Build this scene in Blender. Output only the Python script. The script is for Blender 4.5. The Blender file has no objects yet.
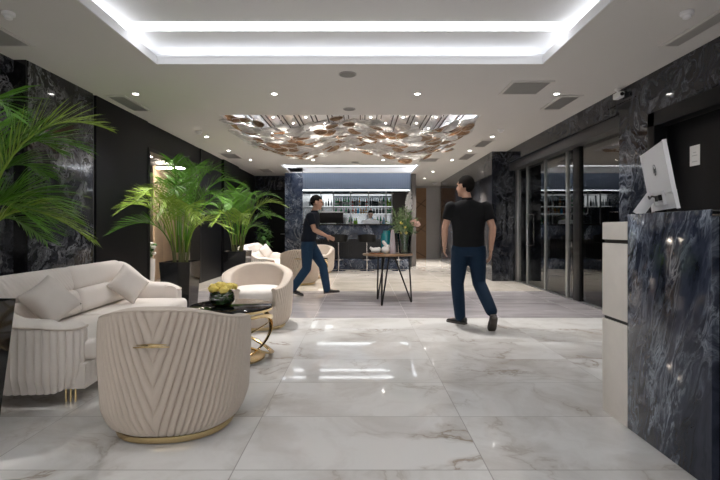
import bpy, bmesh, math, random
from mathutils import Vector, Matrix, Quaternion
PI = math.pi
C = bpy.context.scene.collection
SC = bpy.context.scene

# ------------------------------------------------------------------ camera, world, exposure
cam_d = bpy.data.cameras.new('camera'); cam = bpy.data.objects.new('camera', cam_d); C.objects.link(cam)
cam.location = (0, 0, 1.13); cam.rotation_euler = (PI/2, 0, 0)
cam_d.sensor_width = 36; cam_d.lens = 22.25
cam_d.shift_x = -1/720; cam_d.shift_y = -10/720
cam_d.clip_start = 0.05
SC.camera = cam
SC.view_settings.view_transform = 'Standard'; SC.view_settings.look = 'None'
SC.view_settings.gamma = 1; SC.view_settings.use_curve_mapping = False
SC.view_settings.exposure = 0.95
SC.cycles.use_denoising = True
SC.cycles.max_bounces = 10; SC.cycles.diffuse_bounces = 5; SC.cycles.glossy_bounces = 5
SC.cycles.transmission_bounces = 8; SC.cycles.transparent_max_bounces = 10
SC.cycles.caustics_reflective = False; SC.cycles.caustics_refractive = False
SC.cycles.sample_clamp_indirect = 6
w = bpy.data.worlds.new('world'); SC.world = w; w.use_nodes = True
w.node_tree.nodes['Background'].inputs[0].default_value = (1, 0.975, 0.94, 1)
w.node_tree.nodes['Background'].inputs[1].default_value = 1.1
COVE_E = 4.5        # emission of the hidden led strips of the ceiling trays
STRIP_E = 4.0        # visible linear lights
SPOT_W = 120.0        # each recessed downlight
SHELF_E = 0.8        # led lines of the bar shelves
H = 2.87             # ceiling height

# ------------------------------------------------------------------ materials
def mat(name, col=(0.5,0.5,0.5), rough=0.5, metal=0.0, spec=0.5, **kw):
    m = bpy.data.materials.new(name); m.use_nodes = True
    b = m.node_tree.nodes['Principled BSDF']
    b.inputs['Base Color'].default_value = (*col, 1)
    b.inputs['Roughness'].default_value = rough
    b.inputs['Metallic'].default_value = metal
    b.inputs['Specular IOR Level'].default_value = spec
    for k, v in kw.items():
        b.inputs[k.replace('_', ' ')].default_value = v
    return m
def nd(m, t, **kw):
    n = m.node_tree.nodes.new(t)
    for k, v in kw.items(): setattr(n, k, v)
    return n
def lk(m, a, b): m.node_tree.links.new(a, b)
def bs(m): return m.node_tree.nodes['Principled BSDF']
def ramp(m, stops, interp='LINEAR'):
    r = nd(m, 'ShaderNodeValToRGB'); e = r.color_ramp.elements; r.color_ramp.interpolation = interp
    while len(e) < len(stops): e.new(0.5)
    for i, (p, c) in enumerate(stops):
        e[i].position = p; e[i].color = (*c, 1) if len(c) == 3 else c
    return r
def coords(m, scale=(1,1,1), rot=(0,0,0), kind='Object', loc=(0,0,0)):
    t = nd(m, 'ShaderNodeTexCoord'); mp = nd(m, 'ShaderNodeMapping')
    mp.inputs['Scale'].default_value = scale; mp.inputs['Rotation'].default_value = rot; mp.inputs['Location'].default_value = loc
    lk(m, t.outputs[kind], mp.inputs[0]); return mp.outputs[0]
def noise(m, vec, scale, detail=6, rough=0.55, dist=0.0):
    n = nd(m, 'ShaderNodeTexNoise'); n.inputs['Scale'].default_value = scale; n.inputs['Detail'].default_value = detail
    n.inputs['Roughness'].default_value = rough; n.inputs['Distortion'].default_value = dist
    lk(m, vec, n.inputs['Vector']); return n.outputs['Fac']
def mathn(m, op, a, b=None, clamp=False):
    n = nd(m, 'ShaderNodeMath', operation=op); n.use_clamp = clamp
    for i, x in enumerate((a, b)):
        if x is None: continue
        if isinstance(x, (int, float)): n.inputs[i].default_value = x
        else: lk(m, x, n.inputs[i])
    return n.outputs[0]
def mixc(m, f, a, b, mode='MIX'):
    n = nd(m, 'ShaderNodeMix', data_type='RGBA', blend_type=mode)
    for s, x in ((n.inputs[0], f), (n.inputs[6], a), (n.inputs[7], b)):
        if isinstance(x, (int, float)): s.default_value = x
        elif isinstance(x, tuple): s.default_value = (*x, 1)
        else: lk(m, x, s)
    return n.outputs[2]
def bump(m, h, strength=0.2, dist=0.01):
    n = nd(m, 'ShaderNodeBump'); n.inputs['Strength'].default_value = strength; n.inputs['Distance'].default_value = dist
    lk(m, h, n.inputs['Height']); lk(m, n.outputs[0], bs(m).inputs['Normal'])
def emit(name, col, e):
    m = mat(name, (0.0,0.0,0.0), 0.6)
    bs(m).inputs['Emission Color'].default_value = (*col, 1); bs(m).inputs['Emission Strength'].default_value = e
    return m
def marble_dark(name, base, mid, vein, scale=1.0, stretch=(1,1,1), rot=(0,0,0), vs=0.5, rough=0.12, warp=1.5, pre=None):
    m = mat(name, base, rough)
    v = coords(m, stretch, rot)
    if pre:
        mp = nd(m, 'ShaderNodeMapping'); mp.inputs['Rotation'].default_value = pre; t = nd(m, 'ShaderNodeTexCoord'); lk(m, t.outputs['Object'], mp.inputs[0])
        m2 = nd(m, 'ShaderNodeMapping'); m2.inputs['Scale'].default_value = stretch; lk(m, mp.outputs[0], m2.inputs[0]); v = m2.outputs[0]
    # domain warp
    n0 = nd(m, 'ShaderNodeTexNoise'); n0.inputs['Scale'].default_value = 0.9*scale; n0.inputs['Detail'].default_value = 5
    lk(m, v, n0.inputs['Vector'])
    wv = nd(m, 'ShaderNodeVectorMath', operation='SCALE'); lk(m, n0.outputs['Color'], wv.inputs[0]); wv.inputs['Scale'].default_value = warp
    ad = nd(m, 'ShaderNodeVectorMath', operation='ADD'); lk(m, v, ad.inputs[0]); lk(m, wv.outputs[0], ad.inputs[1])
    a = noise(m, ad.outputs[0], 1.6*scale, 9, 0.62, 0.6)
    c1 = ramp(m, [(0.36, base), (0.5, mid), (0.66, base)]); lk(m, a, c1.inputs[0])
    b = noise(m, ad.outputs[0], 3.0*scale, 9, 0.6, 1.4)
    d = mathn(m, 'ABSOLUTE', mathn(m, 'SUBTRACT', b, 0.5))
    f = ramp(m, [(0.0, (1,1,1)), (0.02, (0.5,0.5,0.5)), (0.07, (0,0,0))]); lk(m, d, f.inputs[0])
    g = noise(m, ad.outputs[0], 1.2*scale, 3)
    gm = ramp(m, [(0.42, (0,0,0)), (0.62, (1,1,1))]); lk(m, g, gm.inputs[0])
    fac = mathn(m, 'MULTIPLY', mathn(m, 'MULTIPLY', f.outputs[0], gm.outputs[0]), vs)
    lk(m, mixc(m, fac, c1.outputs[0], vein), bs(m).inputs['Base Color'])
    return m
def floor_mat(name, c_lo, c_hi, veincol, vs, warp=(1,1,1), seam_col=(0.22,0.2,0.18), rough=0.045):
    m = mat(name, c_hi, rough)
    v = coords(m, warp)
    t = nd(m, 'ShaderNodeTexCoord')
    sep = nd(m, 'ShaderNodeSeparateXYZ'); lk(m, t.outputs['Object'], sep.inputs[0])
    u = mathn(m, 'DIVIDE', mathn(m, 'ADD', sep.outputs[0], 120.6), 1.2)
    q = mathn(m, 'DIVIDE', mathn(m, 'ADD', sep.outputs[1], 57.905), 0.6)
    fu = mathn(m, 'FRACT', u); fq = mathn(m, 'FRACT', q)
    du = mathn(m, 'MULTIPLY', mathn(m, 'MINIMUM', fu, mathn(m, 'SUBTRACT', 1.0, fu)), 1.2)
    dq = mathn(m, 'MULTIPLY', mathn(m, 'MINIMUM', fq, mathn(m, 'SUBTRACT', 1.0, fq)), 0.6)
    dm = mathn(m, 'MINIMUM', du, dq)
    seam = mathn(m, 'LESS_THAN', dm, 0.0028)
    # each slab takes its own piece of the stone
    cu = mathn(m, 'FLOOR', u); cq = mathn(m, 'FLOOR', q)
    comb = nd(m, 'ShaderNodeCombineXYZ'); lk(m, mathn(m, 'MULTIPLY', cu, 3.17), comb.inputs[0]); lk(m, mathn(m, 'MULTIPLY', cq, 5.71), comb.inputs[1])
    lk(m, mathn(m, 'ADD', mathn(m, 'MULTIPLY', cu, 1.3), mathn(m, 'MULTIPLY', cq, 2.9)), comb.inputs[2])
    ad = nd(m, 'ShaderNodeVectorMath', operation='ADD'); lk(m, v, ad.inputs[0]); lk(m, comb.outputs[0], ad.inputs[1])
    n0 = nd(m, 'ShaderNodeTexNoise'); n0.inputs['Scale'].default_value = 1.3; n0.inputs['Detail'].default_value = 5; lk(m, ad.outputs[0], n0.inputs['Vector'])
    wv = nd(m, 'ShaderNodeVectorMath', operation='SCALE'); lk(m, n0.outputs['Color'], wv.inputs[0]); wv.inputs['Scale'].default_value = 0.9
    a2 = nd(m, 'ShaderNodeVectorMath', operation='ADD'); lk(m, ad.outputs[0], a2.inputs[0]); lk(m, wv.outputs[0], a2.inputs[1])
    a = noise(m, a2.outputs[0], 1.3, 7, 0.6, 0.4)
    c1 = ramp(m, [(0.3, c_lo), (0.56, c_hi)]); lk(m, a, c1.inputs[0])
    b = noise(m, a2.outputs[0], 0.9, 8, 0.55, 0.9)
    d = mathn(m, 'ABSOLUTE', mathn(m, 'SUBTRACT', b, 0.5))
    f = ramp(m, [(0.0, (1,1,1)), (0.012, (0.35,0.35,0.35)), (0.05, (0,0,0))]); lk(m, d, f.inputs[0])
    g = ramp(m, [(0.4, (0,0,0)), (0.65, (1,1,1))]); lk(m, noise(m, a2.outputs[0], 1.1, 2), g.inputs[0])
    fac = mathn(m, 'MULTIPLY', mathn(m, 'MULTIPLY', f.outputs[0], g.outputs[0]), vs)
    col = mixc(m, fac, c1.outputs[0], veincol)
    col = mixc(m, mathn(m, 'MULTIPLY', seam, 0.75), col, seam_col)
    lk(m, col, bs(m).inputs['Base Color'])
    r = mathn(m, 'ADD', rough, mathn(m, 'MULTIPLY', seam, 0.4)); lk(m, r, bs(m).inputs['Roughness'])
    return m
def fabric(name, col, col2, sc=260, bumps=0.12):
    m = mat(name, col, 0.85, spec=0.25, Sheen_Weight=0.12, Sheen_Roughness=0.4)
    v = coords(m)
    lk(m, mixc(m, noise(m, v, 7, 4), col, col2), bs(m).inputs['Base Color'])
    bump(m, noise(m, v, sc, 2), bumps, 0.002)
    return m
def woodm(name, a, b, sc=(1.2,1.2,14), rough=0.45, axis_rot=(0,0,0)):
    m = mat(name, a, rough)
    v = coords(m, (sc[0]*6, sc[1]*6, sc[2]/14), axis_rot)
    f = noise(m, v, 5, 6, 0.6, 0.6)
    lk(m, mixc(m, f, a, b), bs(m).inputs['Base Color']); return m
def thin_glass(name, tint=(0.9,0.95,0.95), refl=0.06, rough=0.0, grazing=0.6):
    m = bpy.data.materials.new(name); m.use_nodes = True; nt = m.node_tree; nt.nodes.clear()
    o = nt.nodes.new('ShaderNodeOutputMaterial'); mx = nt.nodes.new('ShaderNodeMixShader')
    tr = nt.nodes.new('ShaderNodeBsdfTransparent'); gl = nt.nodes.new('ShaderNodeBsdfGlossy')
    tr.inputs[0].default_value = (*tint, 1); gl.inputs['Roughness'].default_value = rough
    lw = nt.nodes.new('ShaderNodeFresnel'); lw.inputs[0].default_value = 1.5
    a = nt.nodes.new('ShaderNodeMath'); a.operation = 'ADD'; a.inputs[1].default_value = refl; a.use_clamp = True
    nt.links.new(lw.outputs[0], a.inputs[0]); nt.links.new(a.outputs[0], mx.inputs[0])
    nt.links.new(tr.outputs[0], mx.inputs[1]); nt.links.new(gl.outputs[0], mx.inputs[2]); nt.links.new(mx.outputs[0], o.inputs[0])
    return m
def plain(name, col, rough=0.5, metal=0.0, var=0.12, sc=8, spec=0.5, **kw):
    m = mat(name, col, rough, metal, spec, **kw)
    v = coords(m); d = tuple(c*(1-var) for c in col)
    lk(m, mixc(m, noise(m, v, sc, 4), col, d), bs(m).inputs['Base Color']); return m

M = {}
M['ceiling'] = plain('ceiling paint', (0.62,0.605,0.59), 0.9, var=0.02, sc=1.5)
M['tray'] = plain('tray paint', (0.74,0.74,0.75), 0.85, var=0.02)
M['wall_grey'] = plain('grey paint', (0.42,0.42,0.43), 0.8, var=0.05)
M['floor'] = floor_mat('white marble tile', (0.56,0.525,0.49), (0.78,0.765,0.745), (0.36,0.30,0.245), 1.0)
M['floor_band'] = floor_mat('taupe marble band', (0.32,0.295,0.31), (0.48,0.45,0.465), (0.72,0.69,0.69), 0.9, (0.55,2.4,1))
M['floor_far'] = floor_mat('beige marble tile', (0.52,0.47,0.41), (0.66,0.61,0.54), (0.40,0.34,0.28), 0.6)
M['marble_wall'] = marble_dark('black swirled marble', (0.005,0.0055,0.007), (0.024,0.025,0.030), (0.32,0.33,0.35), 1.3, (1,1,1), (0.4,0.2,0.5), 0.75, 0.06)
M['marble_right'] = marble_dark('black veined marble', (0.005,0.006,0.009), (0.014,0.016,0.023), (0.24,0.26,0.30), 1.1, (1,1,0.8), (0.2,0.6,0.3), 0.55, 0.06)
M['marble_desk'] = marble_dark('blue grey marble', (0.007,0.009,0.017), (0.04,0.048,0.075), (0.48,0.54,0.64), 1.5, (1,2.4,0.66), (0,0,0), 0.8, 0.08, warp=1.0, pre=(-0.30,0.0,0.0))
M['marble_bar'] = marble_dark('blue bar marble', (0.013,0.021,0.045), (0.05,0.07,0.12), (0.62,0.68,0.80), 1.6, (1,1,1), (0.1,0.7,0.2), 0.8, 0.15)
M['stone'] = plain('light beige stone', (0.88,0.82,0.76), 0.5, var=0.22, sc=7)
M['black_panel'] = plain('black veneer', (0.005,0.005,0.0065), 0.42, var=0.35, sc=5, spec=0.2)
M['black_gloss'] = plain('black gloss', (0.008,0.008,0.009), 0.06, var=0.1)
M['black_metal'] = plain('black metal', (0.02,0.02,0.02), 0.4, 0.6)
M['black_soft'] = plain('black leather', (0.010,0.010,0.010), 0.5, spec=0.2)
M['dark_void'] = plain('dark interior', (0.03,0.03,0.033), 0.6)
M['cream'] = fabric('cream velvet', (0.64,0.555,0.48), (0.56,0.485,0.42))
M['cream_light'] = fabric('light cream velvet', (0.82,0.765,0.72), (0.76,0.70,0.65))
M['pillow'] = fabric('pillow cloth', (0.74,0.685,0.64), (0.63,0.575,0.53), 180, 0.25)
M['gold'] = plain('polished gold', (0.86,0.66,0.36), 0.16, 1.0, 0.06)
M['chrome'] = plain('chrome', (0.78,0.78,0.8), 0.12, 1.0, 0.04)
M['steel'] = plain('brushed steel', (0.5,0.5,0.5), 0.35, 1.0, 0.05)
M['steel_dark'] = plain('dark steel', (0.16,0.16,0.165), 0.4, 1.0, 0.05)
M['mirror_side'] = plain('bright steel side', (0.75,0.74,0.73), 0.1, 1.0, 0.03)
M['palm'] = plain('palm leaf', (0.11,0.28,0.025), 0.5, 0, 0.5, 3.5, spec=0.25)
M['palm_light'] = plain('palm leaf light', (0.30,0.44,0.06), 0.5, 0, 0.4, 3.5, spec=0.25)
M['stem'] = plain('palm cane', (0.16,0.17,0.06), 0.6, 0, 0.3)
M['soil'] = plain('soil', (0.03,0.022,0.016), 0.95, 0, 0.5, 40)
M['led'] = emit('led strip', (0.90,0.94,1.0), COVE_E)
M['led_far'] = emit('far led strip', (0.90,0.94,1.0), COVE_E*3)
M['strip'] = emit('linear light', (0.95,0.97,1.0), STRIP_E)
M['lens'] = emit('downlight lens', (1.0,0.97,0.92), 14)
M['pin'] = emit('pin lens', (1.0,0.97,0.92), 9)
M['shelf_led'] = emit('shelf led', (0.93,0.98,1.0), SHELF_E)
M['header_led'] = emit('header led', (0.9,0.96,1.0), 2.2)
M['warm_led'] = emit('warm panel light', (1.0,0.88,0.74), 55)
M['white_plastic'] = plain('white plastic', (0.78,0.78,0.80), 0.35, var=0.03)
M['white_metal'] = plain('white enamel', (0.75,0.75,0.76), 0.4, var=0.03)
M['grille'] = plain('grey grille', (0.36,0.355,0.345), 0.5, var=0.05)
M['grille_dark'] = plain('grille gap', (0.13,0.13,0.13), 0.8)
M['speaker'] = plain('speaker cloth', (0.24,0.235,0.23), 0.8, var=0.05)
M['wood_door'] = woodm('walnut veneer', (0.32,0.19,0.10), (0.22,0.125,0.065))
M['wood_beige'] = woodm('pale oak panel', (0.66,0.51,0.38), (0.56,0.42,0.30))
M['taupe_panel'] = plain('taupe panel', (0.14,0.125,0.115), 0.6)
M['walnut'] = woodm('walnut table top', (0.27,0.17,0.10), (0.17,0.10,0.055), (6,1.2,14), 0.35)
M['header'] = plain('slate blue slats', (0.17,0.215,0.30), 0.4, 0.2, 0.08)
M['ribbed'] = plain('black ribbed panel', (0.025,0.026,0.032), 0.45, 0.0)
M['glass'] = thin_glass('clear glass', (0.86,0.9,0.9), 0.05)
M['glass_dark'] = thin_glass('smoked glass', (0.35,0.36,0.38), 0.05)
M['glass_store'] = thin_glass('storefront glass', (0.7,0.75,0.74), 0.10)
M['mirror'] = plain('shelf mirror', (0.5,0.54,0.57), 0.15, 0.8, 0.02)
M['skin'] = plain('skin', (0.52,0.30,0.21), 0.55, var=0.08)
M['skin_pale'] = plain('pale skin', (0.66,0.45,0.36), 0.55, var=0.08)
M['hair'] = plain('dark hair', (0.010,0.008,0.007), 0.85, var=0.4, sc=60, spec=0.1)
M['tee_black'] = plain('black cotton', (0.009,0.009,0.010), 0.9, var=0.2, sc=12, spec=0.2)
M['tee_navy'] = plain('navy cotton', (0.012,0.016,0.026), 0.9, var=0.2, sc=12, spec=0.2)
M['shirt_white'] = plain('white cotton', (0.90,0.91,0.94), 0.85, var=0.06)
M['jeans'] = plain('navy denim', (0.009,0.024,0.05), 0.85, var=0.3, sc=30, spec=0.2)
M['jeans_blue'] = plain('blue denim', (0.02,0.052,0.105), 0.85, var=0.35, sc=30, spec=0.2)
M['shoe'] = plain('black shoe leather', (0.012,0.012,0.012), 0.5)
M['shoe_brown'] = plain('dark brown shoe', (0.045,0.035,0.028), 0.6)
M['sole'] = plain('shoe sole', (0.06,0.055,0.05), 0.7)
M['eye'] = plain('eye', (0.02,0.015,0.012), 0.2)
M['yellow'] = plain('yellow petals', (1.0,0.80,0.20), 0.6, var=0.08, sc=25)
M['green'] = plain('flower leaves', (0.10,0.26,0.05), 0.5, var=0.5, sc=20)
M['green_pale'] = plain('pale sage leaves', (0.34,0.44,0.22), 0.6, var=0.4, sc=20)
M['pink'] = plain('pale pink petals', (0.80,0.52,0.44), 0.6, var=0.2, sc=25)
M['white_flower'] = plain('white petals', (0.80,0.79,0.75), 0.7, var=0.12, sc=25)
M['plume'] = plain('white plume', (0.9,0.87,0.85), 0.9, var=0.15, sc=40)
M['ceramic'] = plain('white ceramic', (0.74,0.71,0.68), 0.35, var=0.05)
M['mauve'] = plain('pale mauve ceramic', (0.46,0.40,0.43), 0.5, var=0.1)
M['teal'] = plain('teal glass', (0.01,0.24,0.29), 0.12, var=0.15, spec=0.8)
M['copper'] = plain('copper', (0.75,0.42,0.26), 0.22, 1.0, 0.06)
def disc_glass(name, c_lo, c_hi, tr):
    m = mat(name, c_hi, 0.25, 0, 0.5); v = coords(m)
    c_ = mixc(m, ramp_f(m, noise(m, v, 11, 5, 0.7)), c_lo, c_hi); lk(m, c_, bs(m).inputs['Base Color']); bump(m, noise(m, v, 16, 3), 0.25, 0.01)
    nt = m.node_tree; out = nt.nodes['Material Output']
    tl = nt.nodes.new('ShaderNodeBsdfTranslucent'); lk(m, c_, tl.inputs[0])
    m1 = nt.nodes.new('ShaderNodeMixShader'); m1.inputs[0].default_value = 0.45; lk(m, bs(m).outputs[0], m1.inputs[1]); lk(m, tl.outputs[0], m1.inputs[2])
    tp = nt.nodes.new('ShaderNodeBsdfTransparent'); lk(m, c_, tp.inputs[0])
    m2 = nt.nodes.new('ShaderNodeMixShader'); m2.inputs[0].default_value = tr; lk(m, m1.outputs[0], m2.inputs[1]); lk(m, tp.outputs[0], m2.inputs[2])
    lk(m, m2.outputs[0], out.inputs[0]); return m
def ramp_f(m, f):
    r = ramp(m, [(0.35, (0,0,0)), (0.65, (1,1,1))]); lk(m, f, r.inputs[0]); return r.outputs[0]
M['amber'] = disc_glass('amber glass', (0.24,0.145,0.085), (0.60,0.43,0.29), 0.10)
M['clear_disc'] = disc_glass('clear glass disc', (0.60,0.59,0.58), (0.97,0.96,0.95), 0.25)
M['rim_glass'] = plain('pale glass rim', (0.82,0.80,0.78), 0.15, 0, 0.05, spec=0.8)
M['paper'] = plain('white card', (0.75,0.75,0.74), 0.6, var=0.03)
M['ink'] = plain('grey ink', (0.5,0.5,0.51), 0.6)
M['logo'] = plain('dark logo', (0.10,0.11,0.13), 0.3, 0.3)
BOT = {'green': (0.03,0.30,0.10), 'amber': (0.45,0.20,0.04), 'red': (0.42,0.06,0.04), 'clear': (0.62,0.66,0.68), 'dark': (0.02,0.03,0.03), 'lime': (0.35,0.70,0.06), 'blue': (0.08,0.40,0.72), 'yellow': (0.7,0.6,0.12)}
for k, c in BOT.items(): M['b_'+k] = plain(k+' bottle glass', c, 0.12, 0, 0.1, spec=0.7)

# ------------------------------------------------------------------ mesh helpers
def frame_from(d, up=Vector((0,0,1))):
    d = Vector(d).normalized()
    if abs(d.dot(up)) > 0.98: up = Vector((1,0,0)) if abs(d.x) < 0.9 else Vector((0,1,0))
    x = up.cross(d).normalized(); y = d.cross(x)
    return x, y, d
class MB:
    def __init__(s): s.bm = bmesh.new(); s.mi = 0
    def _add(s, tmp):
        me = bpy.data.meshes.new('tmp'); tmp.to_mesh(me); tmp.free()
        n = len(s.bm.faces); s.bm.from_mesh(me); bpy.data.meshes.remove(me)
        if s.mi:
            s.bm.faces.ensure_lookup_table()
            for i in range(n, len(s.bm.faces)): s.bm.faces[i].material_index = s.mi
        return s
    def box(s, x0, x1, y0, y1, z0, z1, bevel=0.0, seg=2, mtx=None):
        t = bmesh.new(); bmesh.ops.create_cube(t, size=1)
        for v in t.verts:
            v.co = Vector(((x0+x1)/2+v.co.x*(x1-x0), (y0+y1)/2+v.co.y*(y1-y0), (z0+z1)/2+v.co.z*(z1-z0)))
        if bevel: bmesh.ops.bevel(t, geom=t.edges[:], offset=bevel, segments=seg, affect='EDGES', profile=0.5)
        if mtx: bmesh.ops.transform(t, matrix=mtx, verts=t.verts)
        return s._add(t)
    def tube(s, pts, r, n=8, closed=False, cap=True, flat=1.0, up=Vector((0,0,1))):
        pts = [Vector(p) for p in pts]; N = len(pts)
        rr = r if isinstance(r, (list, tuple)) else [r]*N
        t = bmesh.new(); rings = []; px = None
        for i, p in enumerate(pts):
            if closed: d = pts[(i+1) % N]-pts[i-1]
            else: d = pts[min(i+1, N-1)]-pts[max(i-1, 0)]
            if d.length < 1e-9: d = Vector((0,0,1))
            d.normalize()
            if px is None: x, y, _ = frame_from(d, up)
            else:
                x = px-d*px.dot(d)
                if x.length < 1e-6: x, y, _ = frame_from(d, up)
                x.normalize(); y = d.cross(x)
            px = x
            rings.append([t.verts.new(p+(x*math.cos(2*PI*k/n)*rr[i]+y*math.sin(2*PI*k/n)*rr[i]*flat)) for k in range(n)])
        for i in range(N if closed else N-1):
            a, b = rings[i], rings[(i+1) % N]
            for k in range(n): t.faces.new((a[k], a[(k+1) % n], b[(k+1) % n], b[k]))
        if cap and not closed:
            t.faces.new(rings[0][::-1]); t.faces.new(rings[-1])
        return s._add(t)
    def lathe(s, prof, n=24, c=(0,0,0), mtx=None, capb=True, capt=True, sx=1.0, sy=1.0):
        t = bmesh.new(); rings = []; c = Vector(c)
        for (r, z) in prof:
            r = max(r, 1e-4)
            rings.append([t.verts.new(c+Vector((r*sx*math.cos(2*PI*k/n), r*sy*math.sin(2*PI*k/n), z))) for k in range(n)])
        for a, b in zip(rings, rings[1:]):
            for k in range(n): t.faces.new((a[k], a[(k+1) % n], b[(k+1) % n], b[k]))
        if capb: t.faces.new(rings[0][::-1])
        if capt: t.faces.new(rings[-1])
        if mtx: bmesh.ops.transform(t, matrix=mtx, verts=t.verts)
        return s._add(t)
    def grid(s, fn, nu, nv, closeu=False, closev=False):
        t = bmesh.new()
        g = [[t.verts.new(Vector(fn(i/nu, j/nv))) for j in range(nv if closev else nv+1)] for i in range(nu if closeu else nu+1)]
        for i in range(nu):
            for j in range(nv):
                a, b = g[i], g[(i+1) % len(g)]; j2 = (j+1) % len(a)
                try: t.faces.new((a[j], b[j], b[j2], a[j2]))
                except ValueError: pass
        return s._add(t)
    def ball(s, c, r, mtx=None, n=16, m=10, pw=1.0):
        if isinstance(r, (int, float)): r = (r, r, r)
        t = bmesh.new(); bmesh.ops.create_uvsphere(t, u_segments=n, v_segments=m, radius=1)
        for v in t.verts:
            if pw != 1.0: v.co = Vector([math.copysign(abs(q)**pw, q) for q in v.co])
            v.co = Vector((v.co.x*r[0], v.co.y*r[1], v.co.z*r[2]))
        if mtx: bmesh.ops.transform(t, matrix=mtx, verts=t.verts)
        for v in t.verts: v.co += Vector(c)
        return s._add(t)
    def prism(s, outline, h, mtx=None, bevel=0.0):
        t = bmesh.new(); vs = [t.verts.new((x, y, 0)) for x, y in outline]
        f = t.faces.new(vs); r = bmesh.ops.extrude_face_region(t, geom=[f])
        for v in r['geom']:
            if isinstance(v, bmesh.types.BMVert): v.co.z += h
        if bevel: bmesh.ops.bevel(t, geom=t.edges[:], offset=bevel, segments=2, affect='EDGES')
        if mtx: bmesh.ops.transform(t, matrix=mtx, verts=t.verts)
        return s._add(t)
    def quad(s, a, b, c, d):
        t = bmesh.new(); t.faces.new([t.verts.new(Vector(q)) for q in (a, b, c, d)]); return s._add(t)
    def loft(s, rings):
        t = bmesh.new(); R = [[t.verts.new(Vector(p)) for p in r] for r in rings]; n = len(R[0])
        for a, b in zip(R, R[1:]):
            for k in range(n): t.faces.new((a[k], a[(k+1) % n], b[(k+1) % n], b[k]))
        t.faces.new(R[0][::-1]); t.faces.new(R[-1])
        return s._add(t)
    def mesh(s, name, angle=40, normals=True):
        if normals: bmesh.ops.recalc_face_normals(s.bm, faces=s.bm.faces)
        me = bpy.data.meshes.new(name); s.bm.to_mesh(me); s.bm.free()
        me.shade_smooth()
        if angle < 180: me.set_sharp_from_angle(angle=math.radians(angle))
        return me
    def build(s, name, m, parent=None, angle=40, normals=True):
        me = s.mesh(name, angle, normals)
        for mm in (m if isinstance(m, (list, tuple)) else [m]): me.materials.append(mm)
        return link(name, me, parent)
def link(name, me, parent=None):
    o = bpy.data.objects.new(name, me); C.objects.link(o)
    if parent: o.parent = parent
    return o
def thing(name, label, cat, loc=(0,0,0), rz=0.0, group=None):
    o = bpy.data.objects.new(name, None); C.objects.link(o); o.location = loc; o.rotation_euler = (0, 0, rz); o.empty_display_size = 0.1
    return tag(o, label, cat, group)
def tag(o, label, cat, group=None):
    o['label'] = label; o['category'] = cat
    if group: o['group'] = group
    return o
def struct(o): o['kind'] = 'structure'; return o
def kids(o): return [c for c in C.objects if c.parent == o]
def dup(root, loc=None, rz=None, label=None, group=None):
    r = root.copy(); C.objects.link(r)
    if loc is not None: r.location = loc
    if rz is not None: r.rotation_euler = (0, 0, rz)
    if label: r['label'] = label
    if group: r['group'] = group
    for ch in kids(root):
        c = ch.copy(); C.objects.link(c); c.parent = r
        for g in kids(ch):
            d = g.copy(); C.objects.link(d); d.parent = c
    return r
def sbox(name, m, *a, **k): return struct(MB().box(*a, **k).build(name, m))
def Rz(a): return Matrix.Rotation(a, 4, 'Z')
def T(x, y, z): return Matrix.Translation((x, y, z))
rnd = random.Random(7)

# ------------------------------------------------------------------ room shell
XL0, XL1, XR = -3.55, -3.42, 3.22
YB, YF = 14.3, -3.6
def rects(mb, x0, x1, y0, y1, z, m): mb.mi = m; mb.quad((x0,y0,z), (x1,y0,z), (x1,y1,z), (x0,y1,z))
fl = MB()
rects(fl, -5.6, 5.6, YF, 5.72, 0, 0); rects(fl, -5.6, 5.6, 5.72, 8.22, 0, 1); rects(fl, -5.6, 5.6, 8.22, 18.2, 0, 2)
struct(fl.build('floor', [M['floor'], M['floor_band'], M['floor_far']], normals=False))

TRAYS = [(-2.14, 1.90, -1.6, 4.66), (-2.13, 1.81, 6.73, 9.75), (-2.15, 1.55, 11.9, 13.55)]
c = MB()
xs = [-3.62, 3.9]
ys = sorted([YF, 18.2] + [t[2] for t in TRAYS] + [t[3] for t in TRAYS])
for i, (a, b) in enumerate(zip(ys, ys[1:])):
    tr = [t for t in TRAYS if t[2] <= a+1e-6 and t[3] >= b-1e-6]
    if tr:
        c.box(xs[0], tr[0][0]-0.012, a-0.012, b+0.012, H, H+0.03); c.box(tr[0][1]+0.012, xs[1], a-0.012, b+0.012, H, H+0.03)
    else: c.box(xs[0], xs[1], a+(0.012 if a > YF else 0), b-(0.012 if b < 18 else 0), H, H+0.03)
struct(c.build('ceiling', M['ceiling']))
def tray(i, x0, x1, y0, y1, lip, zc, ledge, sides='lrfb', skip_back=False, led='led'):
    t = MB(); e = 0.012
    t.box(x0-e, x0, y0, y1, H-0.002, H+lip); t.box(x1, x1+e, y0, y1, H-0.002, H+lip)
    t.box(x0, x1, y0-e, y0, H-0.002, H+lip)
    if not skip_back: t.box(x0, x1, y1, y1+e, H-0.002, H+lip)
    X0, X1, Y0, Y1 = x0-ledge, x1+ledge, y0-ledge, y1+(0.02 if skip_back else ledge)
    t.box(X0-e, X0, Y0, Y1, H+0.03, zc); t.box(X1, X1+e, Y0, Y1, H+0.03, zc)
    t.box(X0, X1, Y0-e, Y0, H+0.03, zc); t.box(X0, X1, Y1, Y1+e, H+0.03, zc)
    t.box(X0-e, X1+e, Y0-e, Y1+e, zc, zc+0.02)
    o = struct(t.build('trim_%d' % i, M['tray']))
    z = H+0.045
    for s, (a, b, c_, d) in {'l': (X0+0.03, X0+0.06, y0, y1), 'r': (X1-0.06, X1-0.03, y0, y1), 'f': (x0, x1, Y0+0.03, Y0+0.06), 'b': (x0, x1, Y1-0.06, Y1-0.03)}.items():
        if s in sides:
            MB().box(a, b, c_, d, z, z+0.02).build('led_strip', M[led], o)
    return o
tray(1, *TRAYS[0], 0.085, 3.05, 0.20)
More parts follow.
